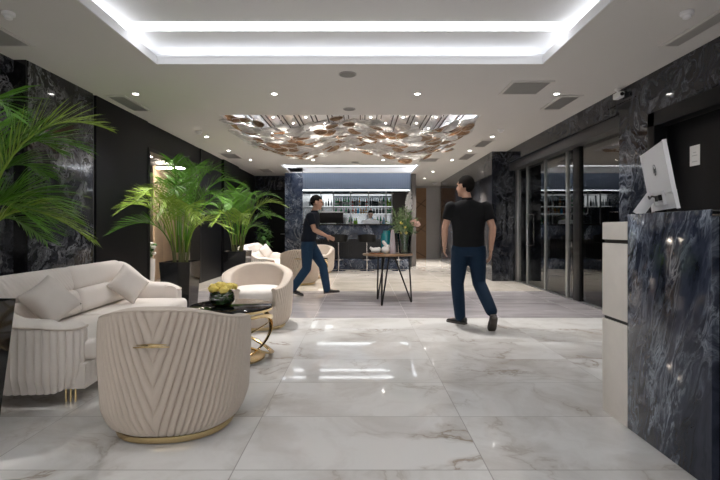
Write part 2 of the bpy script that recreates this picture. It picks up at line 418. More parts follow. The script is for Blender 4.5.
tray(2, *TRAYS[1], 0.05, 3.10, 0.16, sides='lr', led='led_far')
tray(3, *TRAYS[2], 0.05, 3.04, 0.16, sides='lrf', skip_back=True, led='led_far')

# outer walls
def wallq(name, m, pts): 
    mb = MB(); mb.quad(*pts); return struct(mb.build(name, m, normals=False))
mb = MB(); mb.box(XL0-0.1, XL0, YF, 4.55, 0, H); struct(mb.build('wall_left', M['marble_wall']))
mb = MB(); mb.box(XL1-0.23, XL1, 4.57, 5.68, 0, H); struct(mb.build('wall_left', M['marble_wall']))
mb = MB(); mb.box(XL0-0.02, XL1-0.004, 4.545, 4.57, 0, H); struct(mb.build('trim_4', M['black_gloss']))
mb = MB(); mb.box(XL1-0.23, XL1-0.03, 5.68, 5.75, 0, H)
struct(mb.build('trim_5', M['dark_void']))
mb = MB()
mb.box(XL1-0.2, XL1, 5.75, 7.14, 0, H)
mb.box(XL1-0.2, XL1-0.02, 7.14, 9.5, 2.46, H)
mb.box(XL1-0.2, XL1, 9.5, 10.9, 0, H); mb.box(XL1-0.2, XL1-0.03, 10.9, 10.96, 0, H)
mb.box(XL1-0.2, XL1+0.05, 10.96, 12.3, 0, H); mb.box(XL1-0.2, XL1, 12.3, YB, 0, H)
struct(mb.build('wall_left', M['black_panel']))
# side room seen through the doorway on the left
mb = MB()
mb.box(-5.4, -5.35, 6.2, 13.4, 0, 2.62); mb.box(-5.4, XL1-0.2, 6.2, 6.25, 0, 2.62); mb.box(-5.4, XL1-0.2, 13.35, 13.4, 0, 2.62)
struct(mb.build('wall_side_room', M['stone']))
mb = MB()
for y in (10.15, 10.58, 11.01): mb.box(-4.75, -4.70, y, y+0.425, 0, 2.6, 0.004)
struct(mb.build('wall_oak_panel', M['wood_beige']))
sbox('ceiling_side_room', M['dark_void'], -5.4, XL1-0.2, 6.2, 13.4, 2.6, 2.64)
f = MB(); f.box(XL1-0.21, XL1+0.012, 7.14, 7.2, 0, 2.46); f.box(XL1-0.21, XL1+0.012, 9.44, 9.5, 0, 2.46); f.box(XL1-0.21, XL1+0.012, 7.14, 9.5, 2.40, 2.46)
d3 = struct(f.build('door_3', M['black_metal']))
MB().box(XL1-0.02, XL1+0.03, 8.25, 8.42, 2.47, 2.53, 0.008).build('motion_sensor', M['black_gloss'], d3)
# front wall behind the viewer with open gaps added to let in soft front light
mb = MB(); mb.box(-3.65, XR+0.4, YF-0.1, YF, 0, 0.5); mb.box(-3.65, XR+0.4, YF-0.1, YF, 2.5, H)
for x in (-3.65, -1.95, -0.15, 1.65, 3.3): mb.box(x, x+0.32, YF-0.1, YF, 0.5, 2.5)
struct(mb.build('wall_front', M['wall_grey']))
# right wall: marble pier, fascia above the glass, black double door recess
mb = MB()
mb.box(XR, XR+0.5, 4.96, 5.55, 0, H)
mb.box(XR, XR+0.2, YF, 4.96, 2.42, H); mb.box(XR, XR+0.2, YF, 1.7, 0, 2.42)
mb.box(XR, XR+0.5, 5.55, 9.86, 2.60, H)
struct(mb.build('wall_right', M['marble_right']))
mb = MB(); mb.box(2.90, 3.9, 9.86, 16.2, 0, H); struct(mb.build('wall_right', M['marble_right']))
fr = MB(); fr.box(XR-0.03, XR+0.25, 4.84, 4.96, 0, 2.42, 0.006); fr.box(XR-0.03, XR+0.25, 1.7, 1.82, 0, 2.42, 0.006); fr.box(XR-0.03, XR+0.25, 1.7, 4.96, 2.26, 2.42, 0.006)
d2 = struct(fr.build('door_2', M['black_panel']))
for a, b in ((1.83, 3.32), (3.33, 4.83)): MB().box(XR+0.10, XR+0.14, a, b, 0.01, 2.255, 0.004).build('door_leaf', M['black_panel'], d2)
for y in (3.25, 3.40): MB().tube([(XR+0.10, y, 0.9), (XR+0.05, y, 0.9), (XR+0.05, y, 1.25), (XR+0.10, y, 1.25)], 0.012).build('door_handle', M['black_metal'], d2)
# metal track over the glass
mb = MB(); mb.box(XR+0.06, XR+0.36, 5.55, 9.86, 2.44, 2.60, 0.01); struct(mb.build('trim_6', M['steel_dark']))
XG = 3.45
w1 = MB()
for (a, b, dx) in ((9.70, 9.84, 0.05), (5.56, 5.62, 0.03)): w1.box(XG-dx, XG+dx, a, b, 0, 2.44, 0.004)
win = struct(w1.build('window_1', M['steel']))
for a, b in ((9.18, 9.22), (7.38, 7.44), (8.28, 8.31)): MB().box(XG-0.03, XG+0.03, a, b, 0.0, 2.44, 0.003).build('mullion', M['steel'], win)
MB().box(XG-0.04, XG+0.10, 6.95, 7.16, 0, 2.44, 0.004).build('mullion', M['black_metal'], win)
for a, b in ((9.22, 9.70), (8.31, 9.18), (7.44, 8.28), (7.16, 7.38), (5.62, 6.95)):
    MB().box(XG-0.006, XG+0.006, a+0.002, b-0.002, 0.01, 2.44).build('pane', M['glass_store'], win)
for y in (9.05,): 
    MB().tube([(XG-0.01, y, 0.82), (XG-0.07, y, 0.82), (XG-0.07, y, 1.45), (XG-0.01, y, 1.45)], 0.014).build('door_handle', M['chrome'], win)
mb = MB(); mb.box(XG-0.05, XG+0.05, 5.55, 9.86, 0.0, 0.012); struct(mb.build('trim_7', M['steel']))
# unlit shop behind the glass
mb = MB(); mb.box(5.3, 5.35, 5.0, 9.86, 0, 2.7); mb.box(XR+0.5, 5.35, 5.0, 5.05, 0, 2.7); mb.box(3.9, 5.35, 9.8, 9.86, 0, 2.7)
struct(mb.build('wall_shop', M['dark_void']))
sbox('ceiling_shop', M['wall_grey'], XR+0.3, 5.35, 5.0, 9.86, 2.65, 2.7)
# back: marble end wall with dark door, marble pier, bar niche, corridor
mb = MB(); mb.box(-3.6, -2.95, YB, YB+0.2, 0, H); mb.box(-2.95, -2.32, YB, YB+0.2, 2.42, H)
struct(mb.build('wall_back', M['marble_right']))
d4 = MB(); d4.box(-2.95, -2.88, YB-0.02, YB+0.1, 0, 2.42); d4.box(-2.39, -2.32, YB-0.02, YB+0.1, 0, 2.42); d4.box(-2.88, -2.39, YB-0.02, YB+0.1, 2.36, 2.42)
d4 = struct(d4.build('door_4', M['black_gloss']))
MB().box(-2.88, -2.39, YB+0.03, YB+0.06, 0, 2.36).build('door_leaf', M['black_panel'], d4)
MB().tube([(-2.47, YB+0.03, 1.0), (-2.47, YB-0.03, 1.0), (-2.58, YB-0.03, 1.0)], 0.012).build('door_handle', M['steel'], d4)
sbox('trim_8', M['marble_bar'], -2.32, -1.78, 13.57, 15.9, 0, 3.02)
sbox('wall_bar', M['black_panel'], -1.78, 1.56, 15.75, 15.8, 0, 3.0)
sbox('wall_bar_side', M['taupe_panel'], 1.56, 1.70, 13.75, 17.8, 0, H)
sbox('wall_bar_side', M['taupe_panel'], 1.09, 1.56, 15.45, 15.5, 0, H)
sbox('ceiling_bar', M['ceiling'], -1.78, 1.56, 13.62, 15.8, 2.92, 2.95)
sbox('wall_corridor', M['wall_grey'], 1.70, 3.9, 17.8, 17.9, 0, H)
sbox('wall_corridor', M['wall_grey'], 3.15, 3.9, 16.2, 17.8, 0, H)
# ribbed header above the bar
hb = MB(); hb.box(-1.78, 1.52, 13.60, 13.66, 2.36, 3.02)
for i in range(48):
    x = -1.775+i*0.0686; hb.box(x, x+0.046, 13.58, 13.60, 2.37, 2.98)
hd = struct(hb.build('trim_9', M['header']))
MB().box(-1.78, 1.52, 13.585, 13.64, 2.33, 2.36).build('led_line', M['header_led'], hd)
# wooden corridor door with a chevron of fine grooves
db = MB(); db.box(2.04, 2.60, 17.74, 17.80, 0.0, 2.8)
d1 = struct(db.build('door_1', M['wood_door']))
for k in range(5):
    g = MB(); z = 0.35+k*0.5
    g.tube([(2.06, 17.737, z), (2.58, 17.737, z+(0.5 if k % 2 else -0.3))], 0.008, 4); g.build('groove', M['black_panel'], d1)
MB().tube([(2.12, 17.74, 1.05), (2.12, 17.69, 1.05), (2.22, 17.69, 1.05)], 0.012).build('door_handle', M['steel'], d1)

# ------------------------------------------------------------------ light fittings and ceiling fittings
def linear(y0, y1, x0, x1, z, label, group=None):
    b = MB().box(x0, x1, y0, y1, z-0.008, z).build('linear_light', M['strip']); tag(b, label, 'ceiling light', group)
linear(4.11, 4.27, -2.31, 2.07, 3.05, 'long white linear light crossing the big ceiling recess near its far end')
linear(2.2, 2.36, -2.31, 2.07, 3.05, 'long white linear light crossing the middle of the big ceiling recess overhead')
linear(0.2, 0.36, -2.31, 2.07, 3.05, 'long white linear light at the near end of the big ceiling recess')
linear(12.55, 12.62, -2.0, 1.4, 3.04, 'thin linear light in the bar ceiling recess, nearer of two')
linear(13.2, 13.27, -2.0, 1.4, 3.04, 'thin linear light in the bar ceiling recess, close to the slatted header')

def downlight(x, y, label, z=H, power=1.0, group=None):
    t = thing('downlight', label, 'downlight', (x, y, z), 0, group)
    MB().lathe([(0.030, -0.001), (0.044, -0.006), (0.047, 0.0)], 20, capb=False, capt=False).build('trim_ring', M['white_metal'], t)
    MB().lathe([(0.0305, -0.001), (0.0305, -0.003)], 20).build('lens', M['lens'], t)
    l = bpy.data.lights.new('downlight_beam', 'SPOT'); l.energy = SPOT_W*power; l.spot_size = math.radians(100); l.spot_blend = 1.0; l.shadow_soft_size = 0.04
    l.color = (1.0, 0.965, 0.93)
    lo = bpy.data.objects.new('downlight_beam', l); C.objects.link(lo); lo.parent = t; lo.location = (0, 0, -0.012)
    return t
rows = [(5.69, [(-2.88, 'leftmost'), (-1.11, 'second from left'), (0.72, 'third from left'), (2.5, 'rightmost')], 'of the row just beyond the big recess', 1.0),
        (1.6, [(-2.88, 'left one'), (2.55, 'right one')], 'of the pair beside the big recess overhead', 0.8),
        (8.3, [(-2.88, 'left one'), (2.45, 'right one')], 'of the pair flanking the glass chandelier', 1.0),
        (9.75, [(-2.9, 'left one'), (2.38, 'right one')], 'of the pair at the far end of the glass chandelier', 1.0),
        (11.06, [(-2.75, 'leftmost'), (-1.19, 'second from left'), (0.55, 'third from left'), (2.26, 'rightmost')], 'of the row between chandelier and bar', 1.0),
        (13.3, [(2.15, 'near one')], 'of the corridor pair right of the bar', 2.0), (15.0, [(2.15, 'far one')], 'of the corridor pair right of the bar', 4.0)]
for y, xs_, ph, pw in rows:
    for x, w_ in xs_: downlight(x, y, 'recessed ceiling downlight, %s %s' % (w_, ph), power=pw)

def grille(x0, x1, y0, y1, label, n=10, along='x'):
    t = thing('air_vent', label, 'air vent', ((x0+x1)/2, (y0+y1)/2, H))
    a, b = (x1-x0)/2, (y1-y0)/2; f = MB(); w_ = 0.035
    f.box(-a, a, -b, -b+w_, -0.012, 0); f.box(-a, a, b-w_, b, -0.012, 0); f.box(-a, -a+w_, -b+w_, b-w_, -0.012, 0); f.box(a-w_, a, -b+w_, b-w_, -0.012, 0)
    f.build('frame', M['ceiling'], t)
    s = MB(); s.mi = 1; s.box(-a+w_, a-w_, -b+w_, b-w_, -0.002, 0); s.mi = 0
    for i in range(n):
        if along == 'x':
            y = -b+w_+(i+0.5)*(2*b-2*w_)/n; s.box(-a+w_, a-w_, y-0.006, y+0.006, -0.010, -0.002)
        else:
            x = -a+w_+(i+0.5)*(2*a-2*w_)/n; s.box(x-0.006, x+0.006, -b+w_, b-w_, -0.010, -0.002)
    s.build('slats', [M['grille'], M['grille_dark']], t)
grille(-3.44, -3.08, 3.75, 4.22, 'square grey air vent in the ceiling by the near black marble wall', 16)
grille(-3.33, -3.05, 5.75, 6.5, 'grey air vent in the ceiling beside the black panelled wall', 20)
grille(2.82, 3.02, 3.30, 4.22, 'long grey slot air vent in the ceiling above the reception desk', 8, 'y')
grille(1.76, 2.26, 5.18, 5.70, 'square grey return vent between big recess and glass front', 18)
grille(2.58, 2.88, 5.75, 6.42, 'narrow grey air vent beside the square return vent', 18)
grille(1.42, 1.92, 10.75, 11.3, 'square grey vent beyond the right end of the chandelier', 14)
grille(2.35, 2.65, 10.1, 11.0, 'narrow grey vent near the corner of the marble pier', 14)
grille(2.32, 2.60, 8.6, 9.3, 'narrow grey vent beside the right half of the chandelier', 14)
grille(-3.25, -2.85, 10.1, 10.8, 'grey vent over the far lounge beside the dark wall', 14)
grille(-2.95, -2.6, 12.6, 13.4, 'grey vent in the ceiling before the marble end wall', 14)
def roundfit(name, label, cat, x, y, r, kind):
    t = thing(name, label, cat, (x, y, H))
    if kind == 's':
        MB().lathe([(r, 0), (r, -0.006), (r-0.012, -0.01)], 28, capt=False, capb=False).build('trim_ring', M['grille'], t)
        MB().lathe([(r-0.011, -0.003), (r-0.012, -0.008), (0.001, -0.010)], 28, capb=False).build('speaker_cloth', M['speaker'], t)
    else:
        MB().lathe([(r, 0), (r, -0.022), (r*0.8, -0.03)], 24, capb=False).build('base', M['white_plastic'], t)
        MB().lathe([(r*0.62, -0.03), (r*0.6, -0.05), (r*0.3, -0.058)], 24, capb=False).build('sensor_cap', M['white_plastic'], t)
roundfit('ceiling_speaker', 'round grey ceiling speaker nearest the big recess', 'speaker', -0.15, 4.97, 0.10, 's')
roundfit('ceiling_speaker', 'round grey ceiling speaker just before the chandelier recess', 'speaker', -0.17, 6.40, 0.09, 's')
roundfit('ceiling_speaker', 'round grey ceiling speaker just before the bar recess', 'speaker', -0.15, 11.4, 0.10, 's')
roundfit('smoke_detector', 'white smoke detector at the left beside the near vent', 'smoke detector', -2.82, 3.56, 0.046, 'd')
roundfit('smoke_detector', 'white smoke detector at the right beside the slot vent', 'smoke detector', 2.60, 3.55, 0.048, 'd')
roundfit('smoke_detector', 'white smoke detector left of the chandelier', 'smoke detector', -2.86, 7.85, 0.055, 'd')
roundfit('smoke_detector', 'white smoke detector right of the chandelier beside the glass front', 'smoke detector', 2.42, 7.7, 0.055, 'd')
roundfit('smoke_detector', 'white dome on the corridor ceiling right of the wooden door', 'smoke detector', 2.72, 16.4, 0.10, 'd')
for x_, nm in ((-1.2, 'left'), (-0.1, 'middle'), (1.0, 'right')): downlight(x_, 14.0, 'added downlight hidden behind the slatted header to brighten the bar, %s of three' % nm, 2.92, 2.2)  # extra lamps out of view, put in to brighten the bar
for x_, nm in ((-0.65, 'left'), (0.5, 'right')): downlight(x_, 14.95, 'added hidden downlight brightening the bottle shelves, %s one of two' % nm, 2.92, 1.5)  # two more unseen lamps added to light the shelves
# security camera on the pier corner
t = thing('security_camera', 'small white security camera at the top corner of the marble pier', 'camera', (3.16, 5.48, H))
MB().lathe([(0.035, 0), (0.035, -0.02), (0.012, -0.03), (0.012, -0.06)], 16).build('bracket', M['white_plastic'], t)
bx_ = MB().box(-0.035, 0.035, -0.09, 0.05, -0.13, -0.055, 0.012).build('body', M['white_plastic'], t)
MB().lathe([(0.022, 0), (0.022, 0.012)], 16, mtx=T(0, -0.09, -0.092) @ Matrix.Rotation(PI/2, 4, 'X')).build('lens', M['black_gloss'], t)

# dark slot tracks in the chandelier recess, pin spots between them
tm = MB()
for i in range(14):
    x = -1.96+i*0.284
    for q in (-0.04, 0.04): tm.box(x+q-0.008, x+q+0.008, 6.75, 9.7, 3.085, 3.1)
struct(tm.build('trim_10', M['black_metal']))
pin0 = MB().lathe([(0.017, 0), (0.017, -0.008)], 12).mesh('pin_spotlight'); pin0.materials.append(M['pin'])
for i in range(13):
    for j in range(3):
        x = -1.96+(i+0.5)*0.284; y = 7.35+j*0.85+(0.42 if i % 2 else 0)
        o = link('pin_spotlight', pin0); o.location = (x, y, 3.1); 
        if j != 1:
            l = bpy.data.lights.new('pin_beam', 'SPOT'); l.energy = 36; l.spot_size = math.radians(95); l.spot_blend = 0.8; l.shadow_soft_size = 0.02; l.color = (1.0, 0.95, 0.88)
            lo = bpy.data.objects.new('pin_beam', l); C.objects.link(lo); lo.parent = o; lo.location = (0, 0, -0.012)
        tag(o, 'tiny round pin spotlight in the slotted recess above the chandelier', 'spotlight', 'pin spotlights above the chandelier')

# ------------------------------------------------------------------ lounge furniture
def sst(a, b, x): 
    t = min(1, max(0, (x-a)/(b-a))); return t*t*(3-2*t)
def make_armchair(label, loc, rz):
    t = thing('tub_armchair', label, 'armchair', loc, rz, 'cream channelled tub armchairs')
    A, B, TH = 0.408, 0.405, math.radians(150); thick = 0.105; z0 = 0.036
    def plan(th, r=1.0):
        s, c_ = math.sin(th), math.cos(th); p = 2/2.35
        return (A*r*math.copysign(abs(s)**p, s), -B*r*math.copysign(abs(c_)**p, c_))
    def hh(th):
        d = abs(math.degrees(th)); return 0.735-0.10*sst(5, 95, d)-0.155*sst(85, 150, d)
    def prof(z): return 0.80+0.165*min(1, (max(0, z-z0)/0.13))**0.5+0.035*sst(0.1, 0.5, z)-0.02*sst(0.5, 0.75, z)
    NO, NR, NI = 20, 8, 6; NV = NO+NR+NI
    RW, NC = 0.040, 288
    def S(th, v):
        h = hh(th); j = v*NV
        if j <= NO: z = z0+(h-0.036-z0)*(j/NO); off = 0.0; rib = True
        elif j <= NO+NR:
            a = PI*(j-NO)/NR; off = thick/2*(1-math.cos(a)); z = h-0.036+0.032*math.sin(a)**0.8; rib = j-NO < 2
        else: z = h-0.036-(h-0.036-0.26)*((j-NO-NR)/NI); off = thick; rib = False
        x, y = plan(th, prof(min(z, h))); n = Vector((x/A**2, y/B**2, 0)).normalized()
        d = 0
        if rib:
            cc = abs(th)*0.43-(z-0.05)*0.30; d = 0.017*(abs(math.sin(PI*cc/RW))**0.55-0.75)
            if j <= 1: d = min(d, 0)
        p = Vector((x, y, z))-n*off+n*d
        if j < 1: p -= n*0.012*(1-j)
        return p
    def fn(u, v):
        i = int(round(u*2*NC)); sg = -1 if i < NC else 1; c_ = (abs(i-NC)*RW/8)-0.25
        j = min(v*NV, NO+1); th = 0.8
        for _ in range(4):
            z = z0+(hh(th)-0.036-z0)*min(1, j/NO); th = min(TH, max(0, (c_+(z-0.05)*0.30)/0.43))
        return S(sg*th, v)
    m_ = MB(); m_.grid(fn, 2*NC, NV)
    bmesh.ops.remove_doubles(m_.bm, verts=m_.bm.verts, dist=2e-5)
    for q in (-1, 1):
        ring = [S(q*TH, j/NV) for j in range(NV+1)]
        t_ = bmesh.new(); t_.faces.new([t_.verts.new(p) for p in ring]); m_._add(t_)
    m_.build('shell', M['cream'], t, 75)
    pip = MB(); pp = []
    for i in range(81):
        th = -TH+2*TH*i/80; h = hh(th); x, y = plan(th, prof(h)); n = Vector((x/A**2, y/B**2, 0)).normalized()
        pp.append(Vector((x, y, h-0.016))-n*0.004)
    pip.tube(pp, 0.0055, 6).build('piping', M['cream'], t)
    # channelled front panel under the seat
    def ff(u, v):
        th = TH-0.06+(2*PI-2*TH+0.12)*u; z = z0+v*0.24; x, y = plan(th, prof(z)*0.985); n = Vector((x/A**2, y/B**2, 0)).normalized()
        return Vector((x, y, z))+n*0.010*(abs(math.sin(PI*th*0.43/0.05))**0.55-0.6)
    MB().grid(ff, 90, 6).build('front_panel', M['cream'], t, 60)
    # seat cushion
    s = MB()
    def sc(u, v):
        th = 2*PI*u; e = math.sin(PI*v); zz = -math.cos(PI*v)
        r = 0.80*(abs(e)**0.35); x, y = plan(th, r)
        return (x*0.955, y*0.93+0.035, 0.37+0.09*math.copysign(abs(zz)**0.6, zz)+0.02*(1-r))
    s.grid(sc, 48, 14, closeu=True).build('seat_cushion', M['cream_light'], t, 80)
    g = MB()
    g.grid(lambda u, v: (*plan(2*PI*u, 0.785 if v < 0.5 else 0.80), 0.004+0.034*v), 64, 2, closeu=True)
    t_ = bmesh.new(); t_.faces.new([t_.verts.new((*plan(2*PI*i/64, 0.785), 0.004)) for i in range(64)]); g._add(t_)
    g.build('plinth', M['gold'], t, 50)
    e = MB(); yb = -B*1.0-0.010
    e.tube([(-0.075, yb+0.006, 0.548), (-0.02, yb, 0.548), (0, yb-0.002, 0.548), (0.02, yb, 0.548), (0.075, yb+0.006, 0.548)], [0.002, 0.007, 0.011, 0.007, 0.002], 8, flat=0.9)
    e.tube([(-0.09, yb+0.006, 0.536), (0.0, yb-0.001, 0.540), (0.09, yb+0.006, 0.536)], [0.003, 0.006, 0.003], 6)
    e.build('emblem', M['gold'], t)
    return t
chair = make_armchair('cream tub armchair seen from behind with a gold emblem, nearest the viewer', (-1.085, 2.66, 0), 0.06)
dup(chair, (-1.22, 5.27, 0), math.radians(188), 'cream tub armchair beyond the yellow roses, its seat open to the room')
dup(chair, (-1.29, 9.40, 0), 0.05, 'cream tub armchair seen from behind, directly behind the man walking right')
dup(chair, (-1.12, 11.85, 0), math.radians(172), 'cream tub armchair farthest back, in front of the bar stools')

# sofa
M['quilt'] = fabric('quilted velvet', (0.80,0.745,0.70), (0.74,0.68,0.63), 220, 0.1)
def add_wave(m):
    wv = nd(m, 'ShaderNodeTexWave'); wv.inputs['Scale'].default_value = 16; wv.bands_direction = 'DIAGONAL'
    lk(m, coords(m, (1,1,1), (0,0,0)), wv.inputs['Vector']); bump(m, wv.outputs['Fac'], 0.35, 0.006)
add_wave(M['quilt'])
SL, SD = 2.25, 0.90
def make_sofa(label, loc, rz):
    t = thing('curved_sofa', label, 'sofa', loc, rz, 'cream channelled sofas')
    # plan path of the outer face, near arm front -> back -> far arm front
    path = []; rb, rf = 0.36, 0.17
    def arc(cx, cy, r, a0, a1, n=16): 
        for i in range(n+1):
            a = a0+(a1-a0)*i/n; path.append((cx+r*math.cos(a), cy+r*math.sin(a)))
    AD = SD-0.09
    arc(AD-rf, rf, rf, math.radians(20), -PI/2)
    arc(rb, rb, rb, -PI/2, -PI)
    arc(rb, SL-rb, rb, PI, PI/2)
    arc(AD-rf, SL-rf, rf, PI/2, math.radians(-20))
    P = [Vector((x, y, 0)) for x, y in path]; acc = [0]
    for a, b in zip(P, P[1:]): acc.append(acc[-1]+(b-a).length)
    tot = acc[-1]; NRB = round(tot/0.047); RW = tot/NRB; N = NRB*8
    def at(s):
        s = min(max(s, 0), tot)
        for i in range(len(acc)-1):
            if s <= acc[i+1]+1e-9:
                f = (s-acc[i])/max(1e-9, acc[i+1]-acc[i]); return P[i].lerp(P[i+1], f)
        return P[-1]
    pts = [at(tot*i/N) for i in range(N+1)]; nor = []
    for i in range(N+1):
        d = (pts[min(i+3, N)]-pts[max(i-3, 0)]).normalized(); nor.append(Vector((d.y, -d.x, 0))*-1)
    mid = Vector((0.5, SL/2, 0))
    for i in range(N+1):
        if nor[i].dot(pts[i]-mid) < 0: nor[i] = -nor[i]
    NO, NR, NI = 10, 8, 5; NV = NO+NR+NI
    def hgt(p): 
        q = p.x; return 0.545+0.04*(1-min(q/SD, 1))+0.215*(1-sst(0.10, 0.50, q))*1.0-0.02*sst(0.6, 0.82, q)
    def fn(u, v):
        i = int(round(u*N)); p = pts[i]; n = nor[i]; h = hgt(p); j = v*NV; s = tot*u
        th = 0.15+0.03*sst(0.2, 0.5, p.x)
        zb = 0.09+0.035*sst(0.70, 0.81, p.x)
        if j <= NO: z = zb+(h-0.07-zb)*j/NO; off = 0.025*(1-sst(0, 0.3, j/NO)); d = 0.017*(abs(math.sin(PI*s/RW))**0.55-0.75)
        elif j <= NO+NR:
            a = PI*(j-NO)/NR; off = th/2*(1-math.cos(a)); z = h-0.07+0.065*math.sin(a); d = 0
        else: z = h-0.07-(h-0.07-0.2)*(j-NO-NR)/NI; off = th; d = 0
        q = p-n*off+n*d; q.z = z; return q
    m_ = MB(); m_.grid(fn, N, NV)
    for u in (0, 1):
        t_ = bmesh.new(); t_.faces.new([t_.verts.new(fn(u, j/NV)) for j in range(NV+1)]); m_._add(t_)
    m_.build('shell', M['cream_light'], t, 75)
    pp = []
    for i in range(0, N+1, 4):
        q = pts[i]+nor[i]*0.001; q = q.copy(); q.z = hgt(pts[i])-0.045; pp.append(q)
    MB().tube(pp, 0.006, 6).build('piping', M['cream'], t)
    # channelled front rail
    def fr(u, v):
        y = 0.12+(SL-0.24)*u; z = 0.09+0.17*v; x = SD-0.04+0.014*(abs(math.sin(PI*y/0.058))**0.5-0.7)-0.03*(1-v)
        return (x, y, z)
    rail = MB(); rail.grid(fr, 260, 4); rail.box(0.12, SD-0.06, 0.12, SL-0.12, 0.09, 0.25); rail.build('front_rail', M['cream_light'], t, 60)
    half = (SL-0.34)/2
    for k in range(2):
        y0 = 0.17+k*half
        MB().box(0.2, SD-0.005, y0+0.004, y0+half-0.004, 0.25, 0.395, 0.05, 5).build('seat_cushion', M['cream_light'], t, 80)
    for k in range(2):
        y0 = 0.2+k*(half-0.03)
        b = MB(); tl = Matrix.Translation((0.16, 0, 0.38)) @ Matrix.Rotation(math.radians(-14), 4, 'Y')
        b.box(0.0, 0.17, y0+0.004, y0+half-0.034, 0.0, 0.215, 0.06, 5, mtx=tl)
        b.box(-0.02, 0.15, y0+0.004, y0+half-0.034, 0.19, 0.42, 0.065, 5, mtx=tl)
        b.build('back_cushion', M['quilt'] if k == 0 else M['cream_light'], t, 80)
    for (x, y) in ((SD-0.16, 0.14), (SD-0.16, SL-0.14), (0.2, 0.2), (0.2, SL-0.2)):
        l = MB()
        for q in (-0.03, 0, 0.03): l.tube([(x+q, y, 0.0), (x+q, y, 0.095)], 0.006, 8)
        l.build('leg', M['gold'], t)
    return t
sofa = make_sofa('long cream channelled sofa under the near palm, by the black marble wall', (-2.64, 2.74, 0), math.radians(4))
dup(sofa, (-2.64, 9.29, 0), math.radians(4), 'cream sofa in the far lounge, half hidden by the far palm')
def pillow_mesh(w_=0.19, th=0.08):
    def f(sgn):
        def g(u, v):
            a, b = 2*u-1, 2*v-1; pin = 1-0.10*(a*a)*(1-b*b)*0-0.09*((1-a*a)*b*b+(1-b*b)*a*a)
            h = th*(max(0, (1-a**4))*max(0, (1-b**4)))**0.55
            return (a*w_*pin, b*w_*pin, sgn*h)
        return g
    m_ = MB(); m_.grid(f(1), 22, 22); m_.grid(f(-1), 22, 22)
    bmesh.ops.remove_doubles(m_.bm, verts=m_.bm.verts, dist=1e-5)
    me = m_.mesh('throw_pillow', 180); me.materials.append(M['pillow']); return me
PM = pillow_mesh()
def pillow(c, n, spin, label, sc=0.84):
    o = link('throw_pillow', PM); n = Vector(n).normalized()
    q = n.to_track_quat('Z', 'Y') @ Quaternion((0,0,1), spin)
    o.rotation_mode = 'QUATERNION'; o.rotation_quaternion = q; o.location = c
    o.scale = (sc, sc, sc); return tag(o, label, 'pillow', 'beige throw pillows')
pillow((-2.26, 3.24, 0.615), (0.80, -0.30, 0.55), 0.5, 'pale beige throw pillow at the near end of the long sofa')
pillow((-2.35, 4.50, 0.585), (0.75, -0.45, 0.42), 0.75, 'beige throw pillow tilted on its corner against the far arm of the long sofa')
pillow((-2.36, 11.05, 0.60), (0.75, -0.55, 0.42), 0.5, 'pale throw pillow on the sofa of the far lounge')

# coffee tables
def make_coffee(label, loc):
    t = thing('coffee_table', label, 'coffee table', loc, 0.0, 'round coffee tables with gold ring bases')
    MB().lathe([(0.345, 0.452), (0.352, 0.458), (0.352, 0.468), (0.345, 0.472)], 56).build('table_top', M['black_gloss'], t)
    r = MB(); r.lathe([(0.335, 0.432), (0.358, 0.432), (0.361, 0.452), (0.338, 0.452)], 56, capb=False, capt=False)
    r.build('rim', M['gold'], t)
    for k in range(3):
        b = MB(); a0 = k*2*PI/3+0.4; pts = []
        for i in range(64):
            th = 2*PI*i/64; 
            p = Vector((0.43*math.cos(th), 0.34*math.sin(th), 0.0))
            p = Matrix.Rotation(math.radians(36), 3, 'Y') @ p
            p = Matrix.Rotation(a0, 3, 'Z') @ p
            p.z = 0.218+p.z*0.74; pts.append(p)
        b.tube(pts, 0.022, 8, closed=True, flat=0.32, up=Vector((0,0,1)))
        b.build('ring', M['gold'], t)
    MB().lathe([(0.27, 0.0), (0.29, 0.004), (0.29, 0.018), (0.275, 0.022)], 48).build('base_ring', M['gold'], t)
    return t
make_coffee('round black topped coffee table with gold rings, holding the yellow roses', (-1.14, 3.92, 0))
make_coffee('round coffee table with gold rings between the two farther armchairs', (-1.14, 10.55, 0))

# yellow roses in a glass bowl
t = thing('rose_bowl', 'round green glass bowl of pale yellow roses on the coffee table', 'flower arrangement', (-1.20, 3.84, 0.473))
MB().lathe([(0.05, 0), (0.075, 0.01), (0.105, 0.05), (0.108, 0.085), (0.095, 0.12), (0.082, 0.135)], 32, capt=False).build('bowl', M['glass'], t)
lf = MB()
for i in range(60):
    a = rnd.uniform(0, 2*PI); r = rnd.uniform(0.02, 0.088); z = rnd.uniform(0.02, 0.12)
    lf.ball((r*math.cos(a), r*math.sin(a), z), (0.028, 0.016, 0.006), Matrix.Rotation(rnd.uniform(0, 6), 4, 'Z') @ Matrix.Rotation(rnd.uniform(-1, 1), 4, 'X'), 8, 5)
lf.build('leaves', M['green'], t)
def rose(r):
    m_ = MB()
    def f(u, v):
        th = PI*(0.02+0.8*v); a = 2*PI*u; k = r*(1+0.10*math.sin(5*a+9*v)+0.06*math.sin(3*a-14*v))*(0.75+0.25*math.sin(th))
        return (k*math.sin(th)*math.cos(a), k*math.sin(th)*math.sin(a), k*math.cos(th)*0.8)
    m_.grid(f, 24, 12, closeu=True); return m_
for i in range(12):
    a = i*2.4; r = 0.112*math.sqrt((i+0.2)/12.0)
    o = rose(0.040).build('rose', M['yellow'], t, 80); o.location = (r*math.cos(a), r*math.sin(a), 0.182-r*0.42+0.012*(i % 3)); o.rotation_euler = (r*4*-math.sin(a)*0.8, r*4*math.cos(a)*0.8, a)

